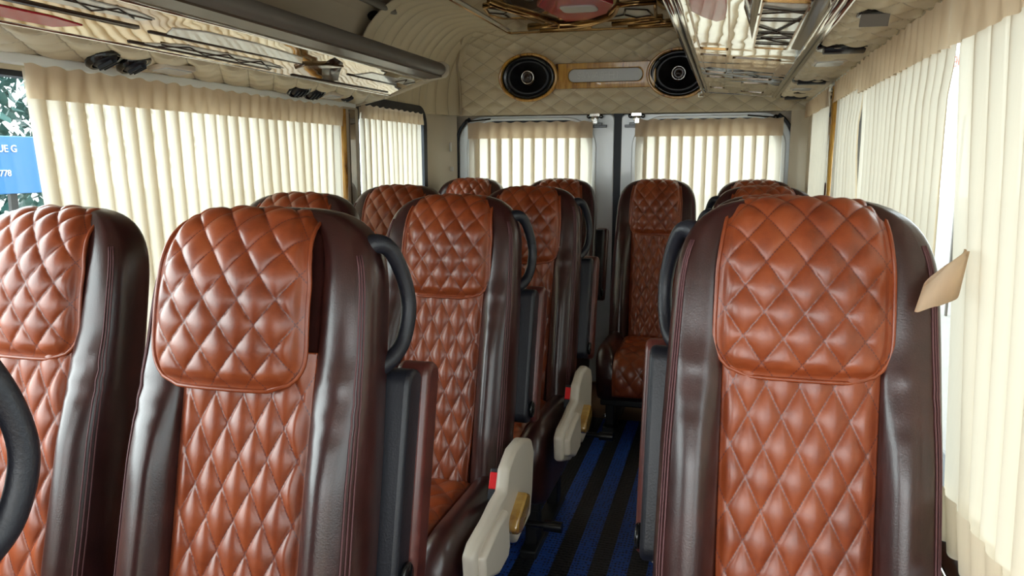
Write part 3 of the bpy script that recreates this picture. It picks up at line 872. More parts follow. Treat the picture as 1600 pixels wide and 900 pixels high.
# ------------------------------------------------------------------ curtains
def curtain(name, label, org, along, inward, y0, y1, ztop, zbot, pitch, lap, depth, header=0.085, edge0=None, edge1=None, wob=0.004, hem=False, group='cream pleated curtains', seed=0, fold=None):
    """knife pleats: each pleat runs forward, folds back under by lap, and forward again"""
    r_ = np.random.RandomState(seed + 11)
    along, inward, org = np.array(along, float), np.array(inward, float), np.array(org, float)
    W = y1 - y0; n = max(2, int(round(W / pitch))); p = W / n
    prof = []
    for k in range(n):
        pj = p * (1 + r_.uniform(-0.12, 0.12)); l = lap * (1 + r_.uniform(-0.25, 0.25))
        x = k * p
        for t in np.linspace(0, 1, 7)[:-1]:
            prof.append((x + (p) * t, depth * math.sin(PI * (0.15 + 0.85 * t)) * 0.9 + 0.003 * t))
        if k == n - 1: break
        for t in np.linspace(0, 1, 4)[:-1]:
            prof.append((x + p - l * t, -0.002 - 0.003 * t))
        for t in np.linspace(0, 1, 4)[:-1]:
            prof.append((x + p - l * (1 - t), -0.007 + 0.005 * t))
    prof.append((W, 0))
    prof = np.array(prof)
    rows = 18
    vz = np.linspace(0, 1, rows)
    A = np.zeros((len(prof), rows, 3))
    ph = r_.uniform(0, 6.28, 4)
    for j, v in enumerate(vz):
        z = ztop + (zbot - ztop) * v
        u = prof[:, 0] / W
        sft = wob * (np.sin(5 * u * 3 + ph[0] + 2.2 * v) + 0.7 * np.sin(17 * u + ph[1] + 3 * v)) * v
        e0 = edge0(z) if edge0 else 0.0; e1 = edge1(z) if edge1 else 0.0
        xx = prof[:, 0] + sft + e0 * (1 - u) + e1 * u
        dd = prof[:, 1] * (0.8 + 0.5 * v) + 0.006 * v * np.sin(9 * u + ph[2])
        A[:, j] = org + along * (y0 + xx)[:, None] + inward * dd[:, None]
        A[:, j, 2] = z
        if fold: A[:, j, 2] += fold(u) * v
    c = G().grid(A).build(name, 'curtain', recalc=False)
    tag(c, label, 'curtain', group)
    # gathered header band, sewn double
    m = W / (n * 10)
    xs_ = np.linspace(-0.004, W + 0.004, n * 10 + 1)
    rows = 6
    A = np.zeros((len(xs_), rows, 3))
    for j, v in enumerate(np.linspace(0, 1, rows)):
        z = ztop + 0.008 - (header + 0.008) * v
        u = np.clip(xs_ / W, 0, 1)
        e0 = edge0(z) if edge0 else 0.0; e1 = edge1(z) if edge1 else 0.0
        ruff = 0.006 * np.abs(np.sin(PI * n * u)) + 0.0025 * np.sin(PI * n * 2.3 * u + 4 * v + ph[3])
        A[:, j] = org + along * (y0 + xs_ + e0 * (1 - u) + e1 * u)[:, None] + inward * (depth + 0.006 + ruff * (0.6 + 0.5 * v))[:, None]
        A[:, j, 2] = z + (0.003 * np.sin(PI * n * 1.7 * u + ph[1]) if j in (0,) else 0)
    G().grid(A).build('header_band', 'curtain_header', c, recalc=False)
    if hem:
        A = np.zeros((len(xs_), 5, 3))
        for j, v in enumerate(np.linspace(0, 1, 5)):
            u = np.clip(xs_ / W, 0, 1)
            z = zbot + 0.075 * (1 - v)
            e0 = edge0(z) if edge0 else 0.0; e1 = edge1(z) if edge1 else 0.0
            A[:, j] = org + along * (y0 + xs_ + e0 * (1 - u) + e1 * u)[:, None] + inward * (depth * 1.3 + 0.004 + 0.007 * np.abs(np.sin(PI * n * u)) - 0.006 * v)[:, None]
            A[:, j, 2] = z + (fold(u) if fold else 0) - 0.006 * np.abs(np.sin(PI * n * u)) * v
        G().grid(A).build('hem_band', 'curtain', c, recalc=False)
    return c
AY, AX = (0, 1, 0), (1, 0, 0)
curtain('curtain', 'long cream pleated curtain across the big left side window', (XL + 0.022, 0, 0), AY, (1, 0, 0), 1.305, 2.665, 1.338, 0.60, 0.052, 0.030, 0.007, header=0.062, edge0=lambda z: 0.07 * (1.34 - z), seed=1)
curtain('curtain', 'short cream curtain on the small window at the rear of the left side', (XL + 0.022, 0, 0), AY, (1, 0, 0), 2.835, 3.468, 1.358, 0.60, 0.055, 0.026, 0.006, header=0.045, edge0=lambda z: -0.01 + 0.02 * (1.35 - z), seed=2)
curtain('curtain', 'cream curtain on the left rear door', (0, YB - 0.02, 0), AX, (0, -1, 0), -1.283, -0.650, 1.328, 0.62, 0.0575, 0.024, 0.003, header=0.072, wob=0.002, seed=3)
curtain('curtain', 'cream curtain on the right rear door', (0, YB - 0.02, 0), AX, (0, -1, 0), -0.438, 0.226, 1.332, 0.62, 0.0575, 0.024, 0.003, header=0.072, wob=0.002, seed=4)
curtain('curtain', 'nearest cream curtain at the right edge of the photo, with gathered hem', (XR - 0.028, 0, 0), AY, (-1, 0, 0), 0.62, 1.355, 1.40, 0.615, 0.075, 0.032, 0.010, header=0.082, edge1=lambda z: -0.22 * max(0.0, 1.33 - z), hem=True, seed=5, wob=0.006, fold=lambda u: 0.02 * (1 - u))
curtain('curtain', 'wide cream curtain on the right side beyond the nearest one', (XR - 0.024, 0, 0), AY, (-1, 0, 0), 1.385, 2.265, 1.398, 0.58, 0.060, 0.026, 0.007, header=0.075, edge0=lambda z: 0.035 * sstep(1.33, 1.24, z), edge1=lambda z: -0.02 * sstep(1.33, 1.2, z), seed=6)
curtain('curtain', 'narrow cream curtain on the right side just before the pillar', (XR - 0.024, 0, 0), AY, (-1, 0, 0), 2.275, 2.785, 1.396, 0.58, 0.055, 0.024, 0.006, header=0.060, edge0=lambda z: 0.06 * sstep(1.33, 1.24, z) - 0.055 * sstep(1.2, 1.0, z), seed=7)
curtain('curtain', 'furthest cream curtain on the right side, between pillar and rear corner', (XR - 0.024, 0, 0), AY, (-1, 0, 0), 2.915, 3.74, 1.388, 0.60, 0.050, 0.018, 0.010, header=0.055, seed=8)

# tieback loop hanging from the nearest right curtain
loop = catmull([(0.312, 1.175, 0.992), (0.292, 1.105, 0.998), (0.268, 1.085, 0.990), (0.250, 1.090, 0.978), (0.246, 1.102, 0.974), (0.254, 1.114, 0.978), (0.275, 1.118, 0.986), (0.300, 1.140, 0.990), (0.316, 1.185, 0.988)], 5, closed=False)
wd = [0.019 + 0.009 * min(1.0, max(0.0, (p[0] - 0.246) / 0.03)) for p in loop]
L0 = [(p[0] + 0.006, p[1], p[2] + w_ + (p[0] - 0.27) * 0.22) for p, w_ in zip(loop, wd)]; L1 = [(p[0] - 0.002, p[1], p[2] - w_ + (p[0] - 0.27) * 0.10) for p, w_ in zip(loop, wd)]
g = G().grid(np.array([L0, L1]))
tb = g.build('curtain_tieback', 'curtain_header', recalc=False)
sm = tb.modifiers.new('thick', 'SOLIDIFY'); sm.thickness = 0.003
tag(tb, 'loose pinkish cream tieback loop sticking out beside the large right seat', 'tieback')

# curtain rod ends on the rear doors
for (x, dx, w) in ((-1.296, 0.125, 'left'), (0.196, -0.125, 'right')):
    o = tag(G().lathe([(0.004, 0.012), (0.011, 0.008), (0.013, 0), (0.011, -0.008), (0.004, -0.012)], (x, YB - 0.012, 1.343), 1, 18).build('curtain_rod', 'black_gloss'), 'thin black curtain rod with round end knob on the %s rear door' % w, 'rod', 'curtain rods on the rear doors')
    G().tube([(x, YB - 0.012, 1.343), (x + dx, YB - 0.012, 1.354)], 0.0035, 8).build('wire', 'black_gloss', o)

# ------------------------------------------------------------------ overhead racks
def sweep(prof, y0, y1, g=None):
    g = g or G()
    return g.loft([[(x, y0, z) for x, z in prof], [(x, y1, z) for x, z in prof]])

def slab(g, frame, s0, s1, t0, t1, lo, hi):
    """box lying on a slanted face: s across, t along Y, lo/hi off the face"""
    o, ds, n = frame
    vs = []
    for h in (lo, hi):
        for s, t in ((s0, t0), (s1, t0), (s1, t1), (s0, t1)):
            p = o + ds * s + n * h
            vs.append((p.x, t, p.z))
    return g.add(vs, [(0, 3, 2, 1), (4, 5, 6, 7), (0, 1, 5, 4), (1, 2, 6, 5), (2, 3, 7, 6), (3, 0, 4, 7)])

def face_frame(a, b, down=True):
    o = Vector((a[0], 0, a[1])); d = Vector((b[0] - a[0], 0, b[1] - a[1])).normalized()
    n = Vector((d.z, 0, -d.x))
    if n.z > 0: n = -n
    return (o, d, n)

def on_face(fr, X):           # metres along the face from its start for a given X
    return (X - fr[0].x) / fr[1].x

def poly_on_face(g, fr, pts, lo, hi):
    o, ds, n = fr
    L = []
    for h in (lo, hi):
        L.append([((o + ds * on_face(fr, x) + n * h).x, y, (o + ds * on_face(fr, x) + n * h).z) for x, y in pts])
    return g.loft(L)

def net(g, fr, segs, r=0.0022, h=0.004):
    for (xa, ya), (xb, yb_) in segs:
        pa = fr[0] + fr[1] * on_face(fr, xa) + fr[2] * h; pb = fr[0] + fr[1] * on_face(fr, xb) + fr[2] * h
        g.tube([(pa.x, ya, pa.z), (pb.x, yb_, pb.z)], r, 6)
    return g

def inlay(rack, fr, name, mat, pts, lo=-0.002, hi=0.0035, bevel=0.0015):
    return poly_on_face(G(), fr, pts, lo, hi).build(name, mat, rack, smooth=True, bevel=bevel)

def rr_face(x0, x1, y0, y1, r):
    return rrect(x0, x1, y0, y1, r, 4)

# ---- left rack
YL0, YL1 = -0.2, 2.795
rk = empty('overhead_rack', 'glossy pale wood overhead luggage rack along the left side', 'luggage rack', (0, 0, 0), 'overhead luggage racks')
FL = face_frame((-1.262, 1.395), (-1.118, 1.449))
body = [(-1.262, 1.399), (-1.118, 1.453), (-1.070, 1.468), (-1.066, 1.480), (-1.12, 1.485), (-1.436, 1.45), (-1.436, 1.380), (-1.27, 1.405)]
sweep(body, YL0, YL1 - 0.008).build('shelf_body', 'beige_paint', rk, smooth=False)
sl_ = math.hypot(0.144, 0.054)
slab(G(), FL, 0.0, sl_, YL0, YL1 - 0.02, -0.004, 0.001).build('glossy_panel', 'left_panel', rk, smooth=False)
for (x, z, r) in ((-1.264, 1.396, 0.0055), (-1.118, 1.450, 0.0055), (-1.104, 1.456, 0.0045)):
    G().tube([(x, YL0, z), (x, YL1 - 0.002, z)], r, 10).build('chrome_strip', 'chrome', rk)
sweep([(-1.100, 1.450), (-1.052, 1.456), (-1.050, 1.466), (-1.100, 1.466)], YL0, YL1 - 0.01).build('wood_strip', 'wood_dark', rk, smooth=False)
G().tube([(-1.056, YL0, 1.484), (-1.056, YL1 - 0.03, 1.484), (-1.056, YL1 - 0.01, 1.484)], [0.0235, 0.0235, 0.021], 20).build('front_rail', 'grey_tube', rk)
# end cap
sweep([(-1.438, 1.350), (-1.264, 1.388), (-1.10, 1.442), (-1.040, 1.455), (-1.024, 1.470), (-1.024, 1.498), (-1.046, 1.514), (-1.10, 1.512), (-1.438, 1.46)], YL1 - 0.008, YL1 + 0.008).build('end_cap', 'beige_trim', rk, bevel=0.004)
# quilted soffit under the rack
sv = np.linspace(0, 1, 26); yv = np.linspace(YL0, YL1 - 0.004, 420)
Sg, Yg = np.meshgrid(sv, yv, indexing='ij')
Xg = -1.266 + Sg * (-1.436 + 1.266); Zg = 1.3935 + Sg * (1.3685 - 1.3935)
P = np.stack([Xg, Yg, Zg], -1)
Nn = grid_normals(P); Nn *= -np.sign(Nn[..., 2:3])
Q = P + Nn * ((diamonds(Yg / 0.125, Sg * 0.175 / 0.085, 0.45) * 0.013) * sstep(0, 0.06, Sg) * sstep(1.0, 0.75, Sg))[..., None]
G().grid(Q, np.stack([Yg / 0.125, Sg * 0.175 / 0.085], -1)).build('quilted_soffit', 'vinyl', rk, sharp=70)
# printed inlays: slots, lenses and net patterns
def slot_bar(x0, y0, x1, y1, w, rack=rk, fr=FL):
    d = Vector((x1 - x0, y1 - y0)); n_ = Vector((-d.y, d.x)).normalized() * w / 2; t = d.normalized() * w * 0.6
    pts = [(x0 - n_.x, y0 - n_.y), (x0 - t.x, y0 - t.y), (x0 + n_.x, y0 + n_.y), (x1 + n_.x, y1 + n_.y), (x1 + t.x, y1 + t.y), (x1 - n_.x, y1 - n_.y)]
    inlay(rack, fr, 'slot', 'slot', pts, -0.001, 0.003, 0.0)
slot_bar(-1.192, 0.9, -1.192, 1.385, 0.012)
slot_bar(-1.197, 1.425, -1.188, 2.05, 0.008)
slot_bar(-1.246, 1.42, -1.246, 1.95, 0.008)
slot_bar(-1.252, 2.07, -1.245, 2.72, 0.008)
slot_bar(-1.190, 2.30, -1.190, 2.68, 0.007)
inlay(rk, FL, 'red_lens', 'red_lens', [(-1.246, 0.85), (-1.246, 1.225), (-1.222, 1.275), (-1.214, 1.20), (-1.214, 0.85)])
inlay(rk, FL, 'pearl_lens', 'pearl_lens', [(-1.190, 1.47), (-1.186, 2.02), (-1.160, 1.98), (-1.146, 1.75), (-1.150, 1.55), (-1.165, 1.46)])
inlay(rk, FL, 'pearl_lens', 'pearl_lens', [(-1.184, 2.34), (-1.184, 2.66), (-1.150, 2.62), (-1.150, 2.40)])
def net_inlay(rack, fr, pts, segs, bord=0.0018):
    o = inlay(rack, fr, 'net_panel', 'sheet_white', pts)
    net(G(), fr, segs, bord).build('net_lines', 'slot', o)
net_inlay(rk, FL, [(-1.176, 1.0), (-1.166, 1.36), (-1.150, 1.39), (-1.140, 1.33), (-1.140, 1.0)], [((-1.172, 1.1), (-1.142, 1.16)), ((-1.142, 1.16), (-1.168, 1.24)), ((-1.168, 1.24), (-1.142, 1.28)), ((-1.142, 1.28), (-1.160, 1.34)), ((-1.156, 1.0), (-1.152, 1.38))])
net_inlay(rk, FL, [(-1.241, 1.46), (-1.241, 1.93), (-1.226, 1.99), (-1.214, 1.90), (-1.216, 1.56)], [((-1.240, 1.50), (-1.219, 1.58)), ((-1.219, 1.58), (-1.239, 1.66)), ((-1.239, 1.66), (-1.216, 1.72)), ((-1.216, 1.72), (-1.239, 1.80)), ((-1.239, 1.80), (-1.215, 1.86)), ((-1.215, 1.86), (-1.238, 1.93)), ((-1.230, 1.50), (-1.226, 1.97))])
net_inlay(rk, FL, [(-1.170, 2.60), (-1.176, 2.745), (-1.150, 2.765), (-1.135, 2.72), (-1.137, 2.60)], [((-1.168, 2.62), (-1.140, 2.66)), ((-1.140, 2.66), (-1.172, 2.70)), ((-1.172, 2.70), (-1.142, 2.74))])
inlay(rk, FL, 'swoosh', 'bronze', [(-1.212, 2.02), (-1.196, 2.06), (-1.168, 2.16), (-1.150, 2.20), (-1.158, 2.12), (-1.185, 2.03)], -0.001, 0.008)
inlay(rk, FL, 'dark_swoosh', 'slot', [(-1.250, 2.26), (-1.225, 2.20), (-1.19, 2.14), (-1.15, 2.10), (-1.125, 2.10), (-1.14, 2.18), (-1.19, 2.25), (-1.235, 2.32)], -0.001, 0.002, 0.0)

# shelf back above the left rack, with two oval holes
sb = struct(sweep([(-1.436, 1.45), (-1.425, 1.45), (-1.405, 1.62), (-1.36, 1.70), (-1.27, 1.775), (-1.27, 1.787), (-1.436, 1.787)], YL0, 3.10).build('trim_11', 'beige_paint', smooth=False, bevel=0.004))
for (x, y, z, ry, a, b) in ((-1.4035, 2.87, 1.612, 12, 0.020, 0.028), (-1.348, 2.84, 1.700, 48, 0.015, 0.04)):
    g = G()
    R = Matrix.Rotation(math.radians(ry), 3, 'Y')
    L = [[(Vector((x, y, z)) + R @ Vector((d, b * math.cos(t), a * math.sin(t) * 1.4)))[:] for t in np.linspace(0, 2 * PI, 25)[:-1]] for d in (-0.004, 0.006)]
    g.loft(L).build('cable_hole', 'black_gloss', sb, sharp=40)
tag(G().tube([(-1.295, 0.2, 1.728), (-1.295, 2.93, 1.728), (-1.295, 2.96, 1.728)], [0.016, 0.016, 0.013], 14).build('ceiling_tube', 'grey_tube'), 'grey tube along the ceiling above the left rack', 'tube')

# ---- right rack
YR0, YR1 = -0.2, 3.73
rr = empty('overhead_rack', 'silvery mirror finished overhead luggage rack along the right side', 'luggage rack', (0, 0, 0), 'overhead luggage racks')
FR_ = face_frame((-0.118, 1.458), (0.182, 1.431))
sweep([(-0.118, 1.463), (0.182, 1.436), (0.356, 1.433), (0.356, 1.50), (-0.10, 1.50), (-0.135, 1.49)], YR0, YR1 - 0.01).build('shelf_body', 'beige_paint', rr, smooth=False)
slab(G(), FR_, 0.0, math.hypot(0.30, 0.027), YR0, YR1, -0.004, 0.001).build('glossy_panel', 'right_panel', rr, smooth=False)
for (x, z, r) in ((-0.130, 1.462, 0.011), (-0.112, 1.456, 0.006), (0.178, 1.430, 0.008), (0.193, 1.429, 0.009)):
    G().tube([(x, YR0, z), (x, YR1 + 0.004, z)], r, 12).build('chrome_strip', 'chrome', rr)
sweep([(-0.13, 1.455), (0.20, 1.427), (0.20, 1.437), (-0.13, 1.465)], YR1 - 0.006, YR1 + 0.004).build('end_strip', 'chrome', rr, bevel=0.003)
G().tube([(-0.128, YR1 - 0.03, 1.458), (-0.150, YR1 - 0.02, 1.452), (-0.150, YR1 + 0.0, 1.440), (-0.128, YR1 + 0.0, 1.440)], 0.006, 8).build('hook', 'chrome', rr)
sweep([(-0.145, 1.475), (-0.125, 1.475), (-0.125, 1.52), (-0.145, 1.52)], YR0, YR1).build('lip', 'wood_dark', rr, smooth=False, bevel=0.004)
sv = np.linspace(0, 1, 24); yv = np.linspace(YR0, 3.78, 460)
Sg, Yg = np.meshgrid(sv, yv, indexing='ij')
P = np.stack([0.200 + Sg * 0.156, Yg, 1.4275 - Sg * 0.006], -1)
Nn = grid_normals(P); Nn *= -np.sign(Nn[..., 2:3])
Q = P + Nn * ((diamonds(Yg / 0.11, Sg * 0.156 / 0.078, 0.45) * 0.011) * sstep(0, 0.08, Sg) * sstep(1.0, 0.94, Sg))[..., None]
G().grid(Q, np.stack([Yg / 0.11, Sg * 0.156 / 0.078], -1)).build('quilted_soffit', 'vinyl', rr, sharp=70)
def frame_inlay(x0, x1, y0, y1, w=0.004, fill=None):
    poly = rr_face(x0, x1, y0, y1, 0.012); pin = rr_face(x0 + w, x1 - w, y0 + w * 2, y1 - w * 2, 0.010)
    o_, ds, n = FR_
    def lift(pts, h): return [((o_ + ds * on_face(FR_, x) + n * h).x, y, (o_ + ds * on_face(FR_, x) + n * h).z) for x, y in pts]
    L = [lift(poly, -0.001), lift(poly, 0.004), lift(pin, 0.004), lift(pin, -0.001)]
    g = G(); N_ = len(poly)
    g.add([p for q in L for p in q], [(i * N_ + k, i * N_ + (k + 1) % N_, ((i + 1) % 4) * N_ + (k + 1) % N_, ((i + 1) % 4) * N_ + k) for i in range(4) for k in range(N_)])
    f = g.build('inlay_frame', 'brass', rr, sharp=40)
    if y0 > 2.3: f.data.materials[0] = M['bronze']
    if fill: poly_on_face(G(), FR_, pin, -0.001, 0.0018).build('inlay_sheet', fill, f, smooth=False)
    return f
frame_inlay(-0.095, -0.012, 1.25, 2.26)
fb = frame_inlay(0.046, 0.132, 1.56, 2.19, fill='sheet_white')
net(G(), FR_, [((0.05, 1.62), (0.128, 1.66)), ((0.05, 1.68), (0.128, 1.64)), ((0.05, 1.76), (0.128, 1.75)), ((0.05, 1.84), (0.09, 1.90)), ((0.09, 1.90), (0.128, 1.72)), ((0.05, 1.97), (0.09, 1.90)), ((0.09, 1.90), (0.128, 1.98)), ((0.05, 2.02), (0.128, 1.98)), ((0.05, 1.93), (0.128, 1.92)), ((0.06, 2.0), (0.128, 2.08)), ((0.05, 2.10), (0.128, 2.09))], 0.002).build('net_lines', 'slot', fb)
frame_inlay(-0.096, -0.022, 2.38, 2.86, 0.003)
frame_inlay(-0.005, 0.132, 2.42, 3.00, 0.003)
frame_inlay(-0.095, -0.03, 3.0, 3.45, 0.003)
frame_inlay(0.03, 0.13, 3.15, 3.55, 0.003)
inlay(rr, FR_, 'red_lens', 'red_lens', [(-0.089, 1.2), (-0.088, 1.68), (-0.068, 1.74), (-0.040, 1.79), (-0.022, 1.76), (-0.018, 1.66), (-0.018, 1.2)], -0.001, 0.006)
inlay(rr, FR_, 'dark_panel', 'brown_lacquer', [(0.014, 1.2), (0.014, 1.64), (0.030, 1.86), (0.040, 2.05), (0.044, 1.5), (0.134, 1.5), (0.140, 2.18), (0.165, 2.20), (0.168, 1.2)], -0.001, 0.0012, 0.0)

# ---- vents and reading lights in the soffits
def vent(label, loc, rx, ry_, tilt, rz=0.0, rot=None, s=1.0):
    e = empty('air_vent', label, 'air vent', loc, 'round black air vents')
    e.rotation_euler = (0, tilt - 0.30, rz); e.scale = (s, s, s)
    G().lathe([(0.040, 0.002), (0.0415, -0.006), (0.036, -0.014), (0.031, -0.013), (0.029, -0.004), (0.027, -0.002)], (0, 0, 0), 2, 30).build('bezel', 'black_gloss', e, sharp=50)
    G().lathe([(0.027, -0.002), (0.027, -0.011), (0.022, -0.017), (0.004, -0.019)], (0, 0, 0), 2, 26).build('nozzle', 'black_plastic', e, sharp=50)
    for k in (-1, 0, 1):
        G().box((0, k * 0.012, -0.019), (0.044 - abs(k) * 0.01, 0.004, 0.010)).build('slat', 'rubber', e, bevel=0.001)
    return e
TL = -math.atan2(0.025, 0.17)
vent('black round air vent nearest the camera under the left rack', (-1.345, 1.452, 1.376), 0, 0, TL, 0.3)
vent('second black round air vent under the left rack, beside the nearest one', (-1.345, 1.542, 1.376), 0, 0, TL, 0.3)
vent('third black air vent under the left rack, before the pillar', (-1.352, 2.275, 1.379), 0, 0, TL, -0.5)
vent('fourth black air vent under the left rack, next to the far light', (-1.352, 2.372, 1.379), 0, 0, TL, -0.5)
vent('small furthest black air vent under the left rack end', (-1.350, 2.61, 1.380), 0, 0, TL, 0.2, s=0.7)
def light(label, loc, sx, sy, tilt):
    e = empty('reading_light', label, 'light', loc, 'small reading lights under the racks')
    e.rotation_euler = (0, tilt, 0)
    G().prism(rrect(-sx / 2, sx / 2, -sy / 2, sy / 2, 0.012, 5), 2, -0.008, 0.004).build('housing', 'cream_plastic', e, bevel=0.003)
    G().prism(rrect(-sx / 2 + 0.008, sx / 2 - 0.008, -sy / 2 + 0.008, sy / 2 - 0.008, 0.008, 5), 2, -0.011, -0.006).build('lens', 'grey_lens', e, bevel=0.002)
light('grey rectangular reading light near the first vents under the left rack', (-1.335, 1.66, 1.374), 0.06, 0.115, TL)
light('grey rectangular reading light by the far vents under the left rack', (-1.345, 2.47, 1.374), 0.06, 0.095, TL)
# right side: long black vents set across the soffit
def long_vent(label, loc, L, W):
    e = empty('air_vent', label, 'air vent', loc, 'long black air vents')
    G().prism(rrect(-L / 2, L / 2, -W / 2, W / 2, W * 0.45, 6), 2, -0.007, 0.004).build('bezel', 'black_gloss', e, bevel=0.003)
    G().tube([(-L * 0.36, 0, -0.008), (L * 0.36, 0, -0.008)], W * 0.26, 12, flat=0.3).build('nozzle', 'black_plastic', e)
    return e
RZ = 1.424
c_ = empty('switch_box', 'small open black switch box with grey flap under the right rack', 'switch', (0.247, 1.625, RZ))
G().prism(rrect(-0.028, 0.028, -0.022, 0.022, 0.006, 4), 2, -0.008, 0.004).build('recess', 'black_gloss', c_, bevel=0.002)
G().box((0.0, -0.014, -0.018), (0.050, 0.004, 0.026), Matrix.Rotation(math.radians(40), 3, 'X')).build('flap', 'grey_tube', c_, bevel=0.001)
long_vent('large black vent under the right rack, nearest the camera', (0.258, 2.10, RZ), 0.128, 0.11)
long_vent('middle black vent under the right rack, beyond the grey light', (0.262, 2.93, RZ), 0.125, 0.10)
long_vent('smallest furthest black vent at the rear end under the right rack', (0.262, 3.62, RZ), 0.12, 0.10)
light('grey reading light beside the large vent under the right rack', (0.256, 2.38, RZ), 0.085, 0.115, 0)
light('grey reading light between the middle and far vents under the right rack', (0.254, 3.20, RZ), 0.08, 0.09, 0)
e = empty('switch_box', 'tiny dark switch between the far light and last vent, right soffit', 'switch', (0.262, 3.40, RZ))
G().prism(rrect(-0.025, 0.025, -0.022, 0.022, 0.006, 4), 2, -0.008, 0.004).build('recess', 'black_gloss', e, bevel=0.002)

# ------------------------------------------------------------------ rear speakers and their board
YS = YB - 0.018
def speaker(label, x, z):
    e = empty('speaker', label, 'speaker', (x, YS - 0.012, z), 'oval speakers on the rear wall')
    e.rotation_euler = (0.05, 0, 0)
    def oval(prof, n=48, ax=0.150, az=0.116):
        loops = []
        for k, d in prof:
            loops.append([(ax * k * math.cos(2 * PI * i / n), d, az * k * math.sin(2 * PI * i / n)) for i in range(n)])
        return G().loft(loops)
    oval([(1.0, 0.014), (1.01, -0.010), (0.985, -0.024), (0.94, -0.028), (0.90, -0.022), (0.885, -0.010), (0.88, 0.004)]).build('rim', 'burl', e)
    oval([(0.885, -0.008), (0.87, -0.016), (0.80, -0.018), (0.74, -0.012)]).build('surround', 'black_gloss', e)
    oval([(0.74, -0.0125), (0.66, -0.0135), (0.40, -0.006), (0.30, -0.004)]).build('cone', M['black_plastic'], e)
    G().lathe([(0.036, -0.004), (0.040, -0.012), (0.034, -0.022), (0.029, -0.024), (0.024, -0.018), (0.010, -0.026), (0.002, -0.028)], (0, 0, 0), 1, 28).build('tweeter', 'slot', e)
    G().tube([(0.030 * math.cos(a), -0.024, 0.030 * math.sin(a)) for a in np.linspace(0, 2 * PI, 25)[:-1]], 0.0025, 6, True).build('tweeter_ring', 'chrome', e)
    for a in (40, 140, 220, 320):
        G().lathe([(0.005, 0.0), (0.005, -0.004), (0.001, -0.005)], (0.150 * 0.83 * math.cos(math.radians(a)), -0.016, 0.116 * 0.83 * math.sin(math.radians(a))), 1, 12).build('screw', 'steel', e)
    return e
speaker('round black speaker in burl wood rim, left on the rear wall', -0.968, 1.549)
speaker('black speaker in wooden rim half hidden behind the right rack', -0.245, 1.549)
bd = empty('speaker_board', 'burl wood board with grey display strip between the two speakers', 'trim board', (-0.60, YS - 0.012, 1.551))
G().ring_panel(rrect(-0.232, 0.250, -0.061, 0.058, 0.004, 10), rrect(-0.168, 0.188, -0.032, 0.030, 0.029, 10), 1, -0.016, 0.010).build('board', 'burl', bd, bevel=0.006)
ds_ = G().prism(rrect(-0.166, 0.186, -0.030, 0.028, 0.027, 10), 1, -0.008, 0.004).build('display_strip', M['grey_lens'], bd, sharp=40)
M['faint'] = plain('faint_letter_grey', (0.70, 0.72, 0.72), 0.3)
text_on(ds_, 'SWATHI', 0.046, (-0.126, -0.0085, -0.0165), (PI / 2, 0, 0), 'faint', 1.25, 0.0006)

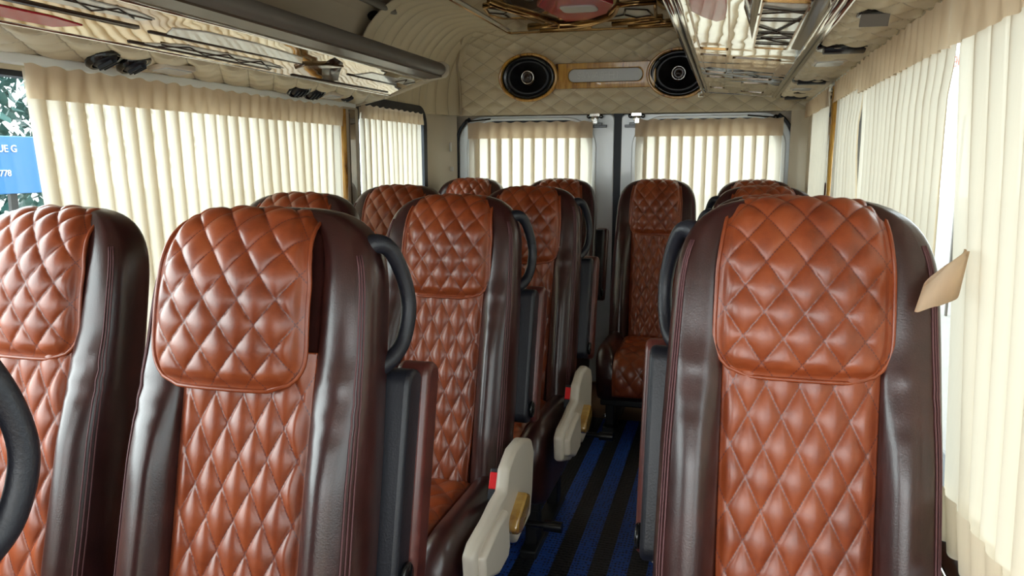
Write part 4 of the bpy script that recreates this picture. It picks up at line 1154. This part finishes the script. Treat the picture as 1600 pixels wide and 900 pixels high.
# ------------------------------------------------------------------ ceiling panel
cp = empty('ceiling_panel', 'bronze and wood decorated ceiling panel with net cells and red centre', 'ceiling panel', (0, 0, 0))
ZP = 1.742
G().prism(rrect(-1.03, -0.06, 1.3, 3.64, 0.03, 5), 2, ZP, ZC + 0.004).build('board', 'bronze', cp, bevel=0.010)
G().tube([(-1.012, 1.32, ZP + 0.002), (-1.012, 3.55, ZP + 0.002)], 0.011, 10).build('light_strip', 'pearl_lens', cp)
G().tube([(-1.03, 1.3, ZP + 0.004), (-1.03, 3.62, ZP + 0.004), (-1.02, 3.64, ZP + 0.004), (-0.08, 3.645, ZP + 0.004)], 0.010, 8).build('brass_rim', 'brass', cp)
for pth_ in ([(-0.90, 3.50), (-0.72, 3.44)], [(-0.86, 3.56), (-0.62, 3.54)], [(-0.52, 3.50), (-0.30, 3.42)], [(-0.46, 3.575), (-0.22, 3.53)], [(-0.87, 3.02), (-0.745, 3.40)], [(-0.90, 2.9), (-0.80, 3.36)]):
    G().tube([(x, y, ZP - 0.004) for x, y in pth_], 0.012, 8).build('brass_bar', 'brass', cp)
def cell(pts, segs):
    o = G().prism(pts, 2, ZP - 0.004, ZP + 0.004).build('net_cell', 'sheet_white', cp, bevel=0.002)
    n_ = G()
    for a, b in segs: n_.tube([(a[0], a[1], ZP - 0.006), (b[0], b[1], ZP - 0.006)], 0.004, 6)
    n_.build('net_lines', 'slot', o)
    G().tube([(x, y, ZP - 0.004) for x, y in pts], 0.008, 8, True).build('cell_edge', 'brass', o)
cell([(-0.975, 3.14), (-0.94, 3.23), (-0.83, 3.23), (-0.90, 2.98), (-0.945, 2.98)], [((-0.96, 3.10), (-0.91, 3.14)), ((-0.91, 3.14), (-0.91, 3.22)), ((-0.91, 3.14), (-0.88, 3.08)), ((-0.88, 3.08), (-0.93, 3.0)), ((-0.88, 3.08), (-0.85, 3.16))])
cell([(-0.55, 3.40), (-0.32, 3.36), (-0.30, 3.08), (-0.44, 3.10)], [((-0.52, 3.34), (-0.44, 3.28)), ((-0.44, 3.28), (-0.40, 3.36)), ((-0.44, 3.28), (-0.42, 3.16)), ((-0.42, 3.16), (-0.34, 3.2)), ((-0.34, 3.2), (-0.33, 3.32)), ((-0.40, 3.36), (-0.33, 3.32))])
G().prism([(-0.70, 3.36), (-0.60, 3.34), (-0.50, 3.22), (-0.45, 3.04), (-0.52, 2.85), (-0.66, 2.8), (-0.74, 3.0)], 2, ZP - 0.010, ZP + 0.004).build('red_centre', 'red_lens', cp, bevel=0.006)
G().prism(rrect(-0.66, -0.52, 3.02, 3.14, 0.03, 5), 2, ZP - 0.016, ZP - 0.006).build('centre_lens', 'grey_lens', cp, bevel=0.004)
sw = catmull([(-0.745, 3.42), (-0.66, 3.42), (-0.56, 3.36), (-0.48, 3.24), (-0.435, 3.06)], 6, closed=False)
G().tube([(x, y, ZP - 0.012) for x, y in sw], [0.018 * (1 - 0.85 * (i / (len(sw) - 1)) ** 1.5) + 0.002 for i in range(len(sw))], 10).build('swoosh', 'brass', cp)
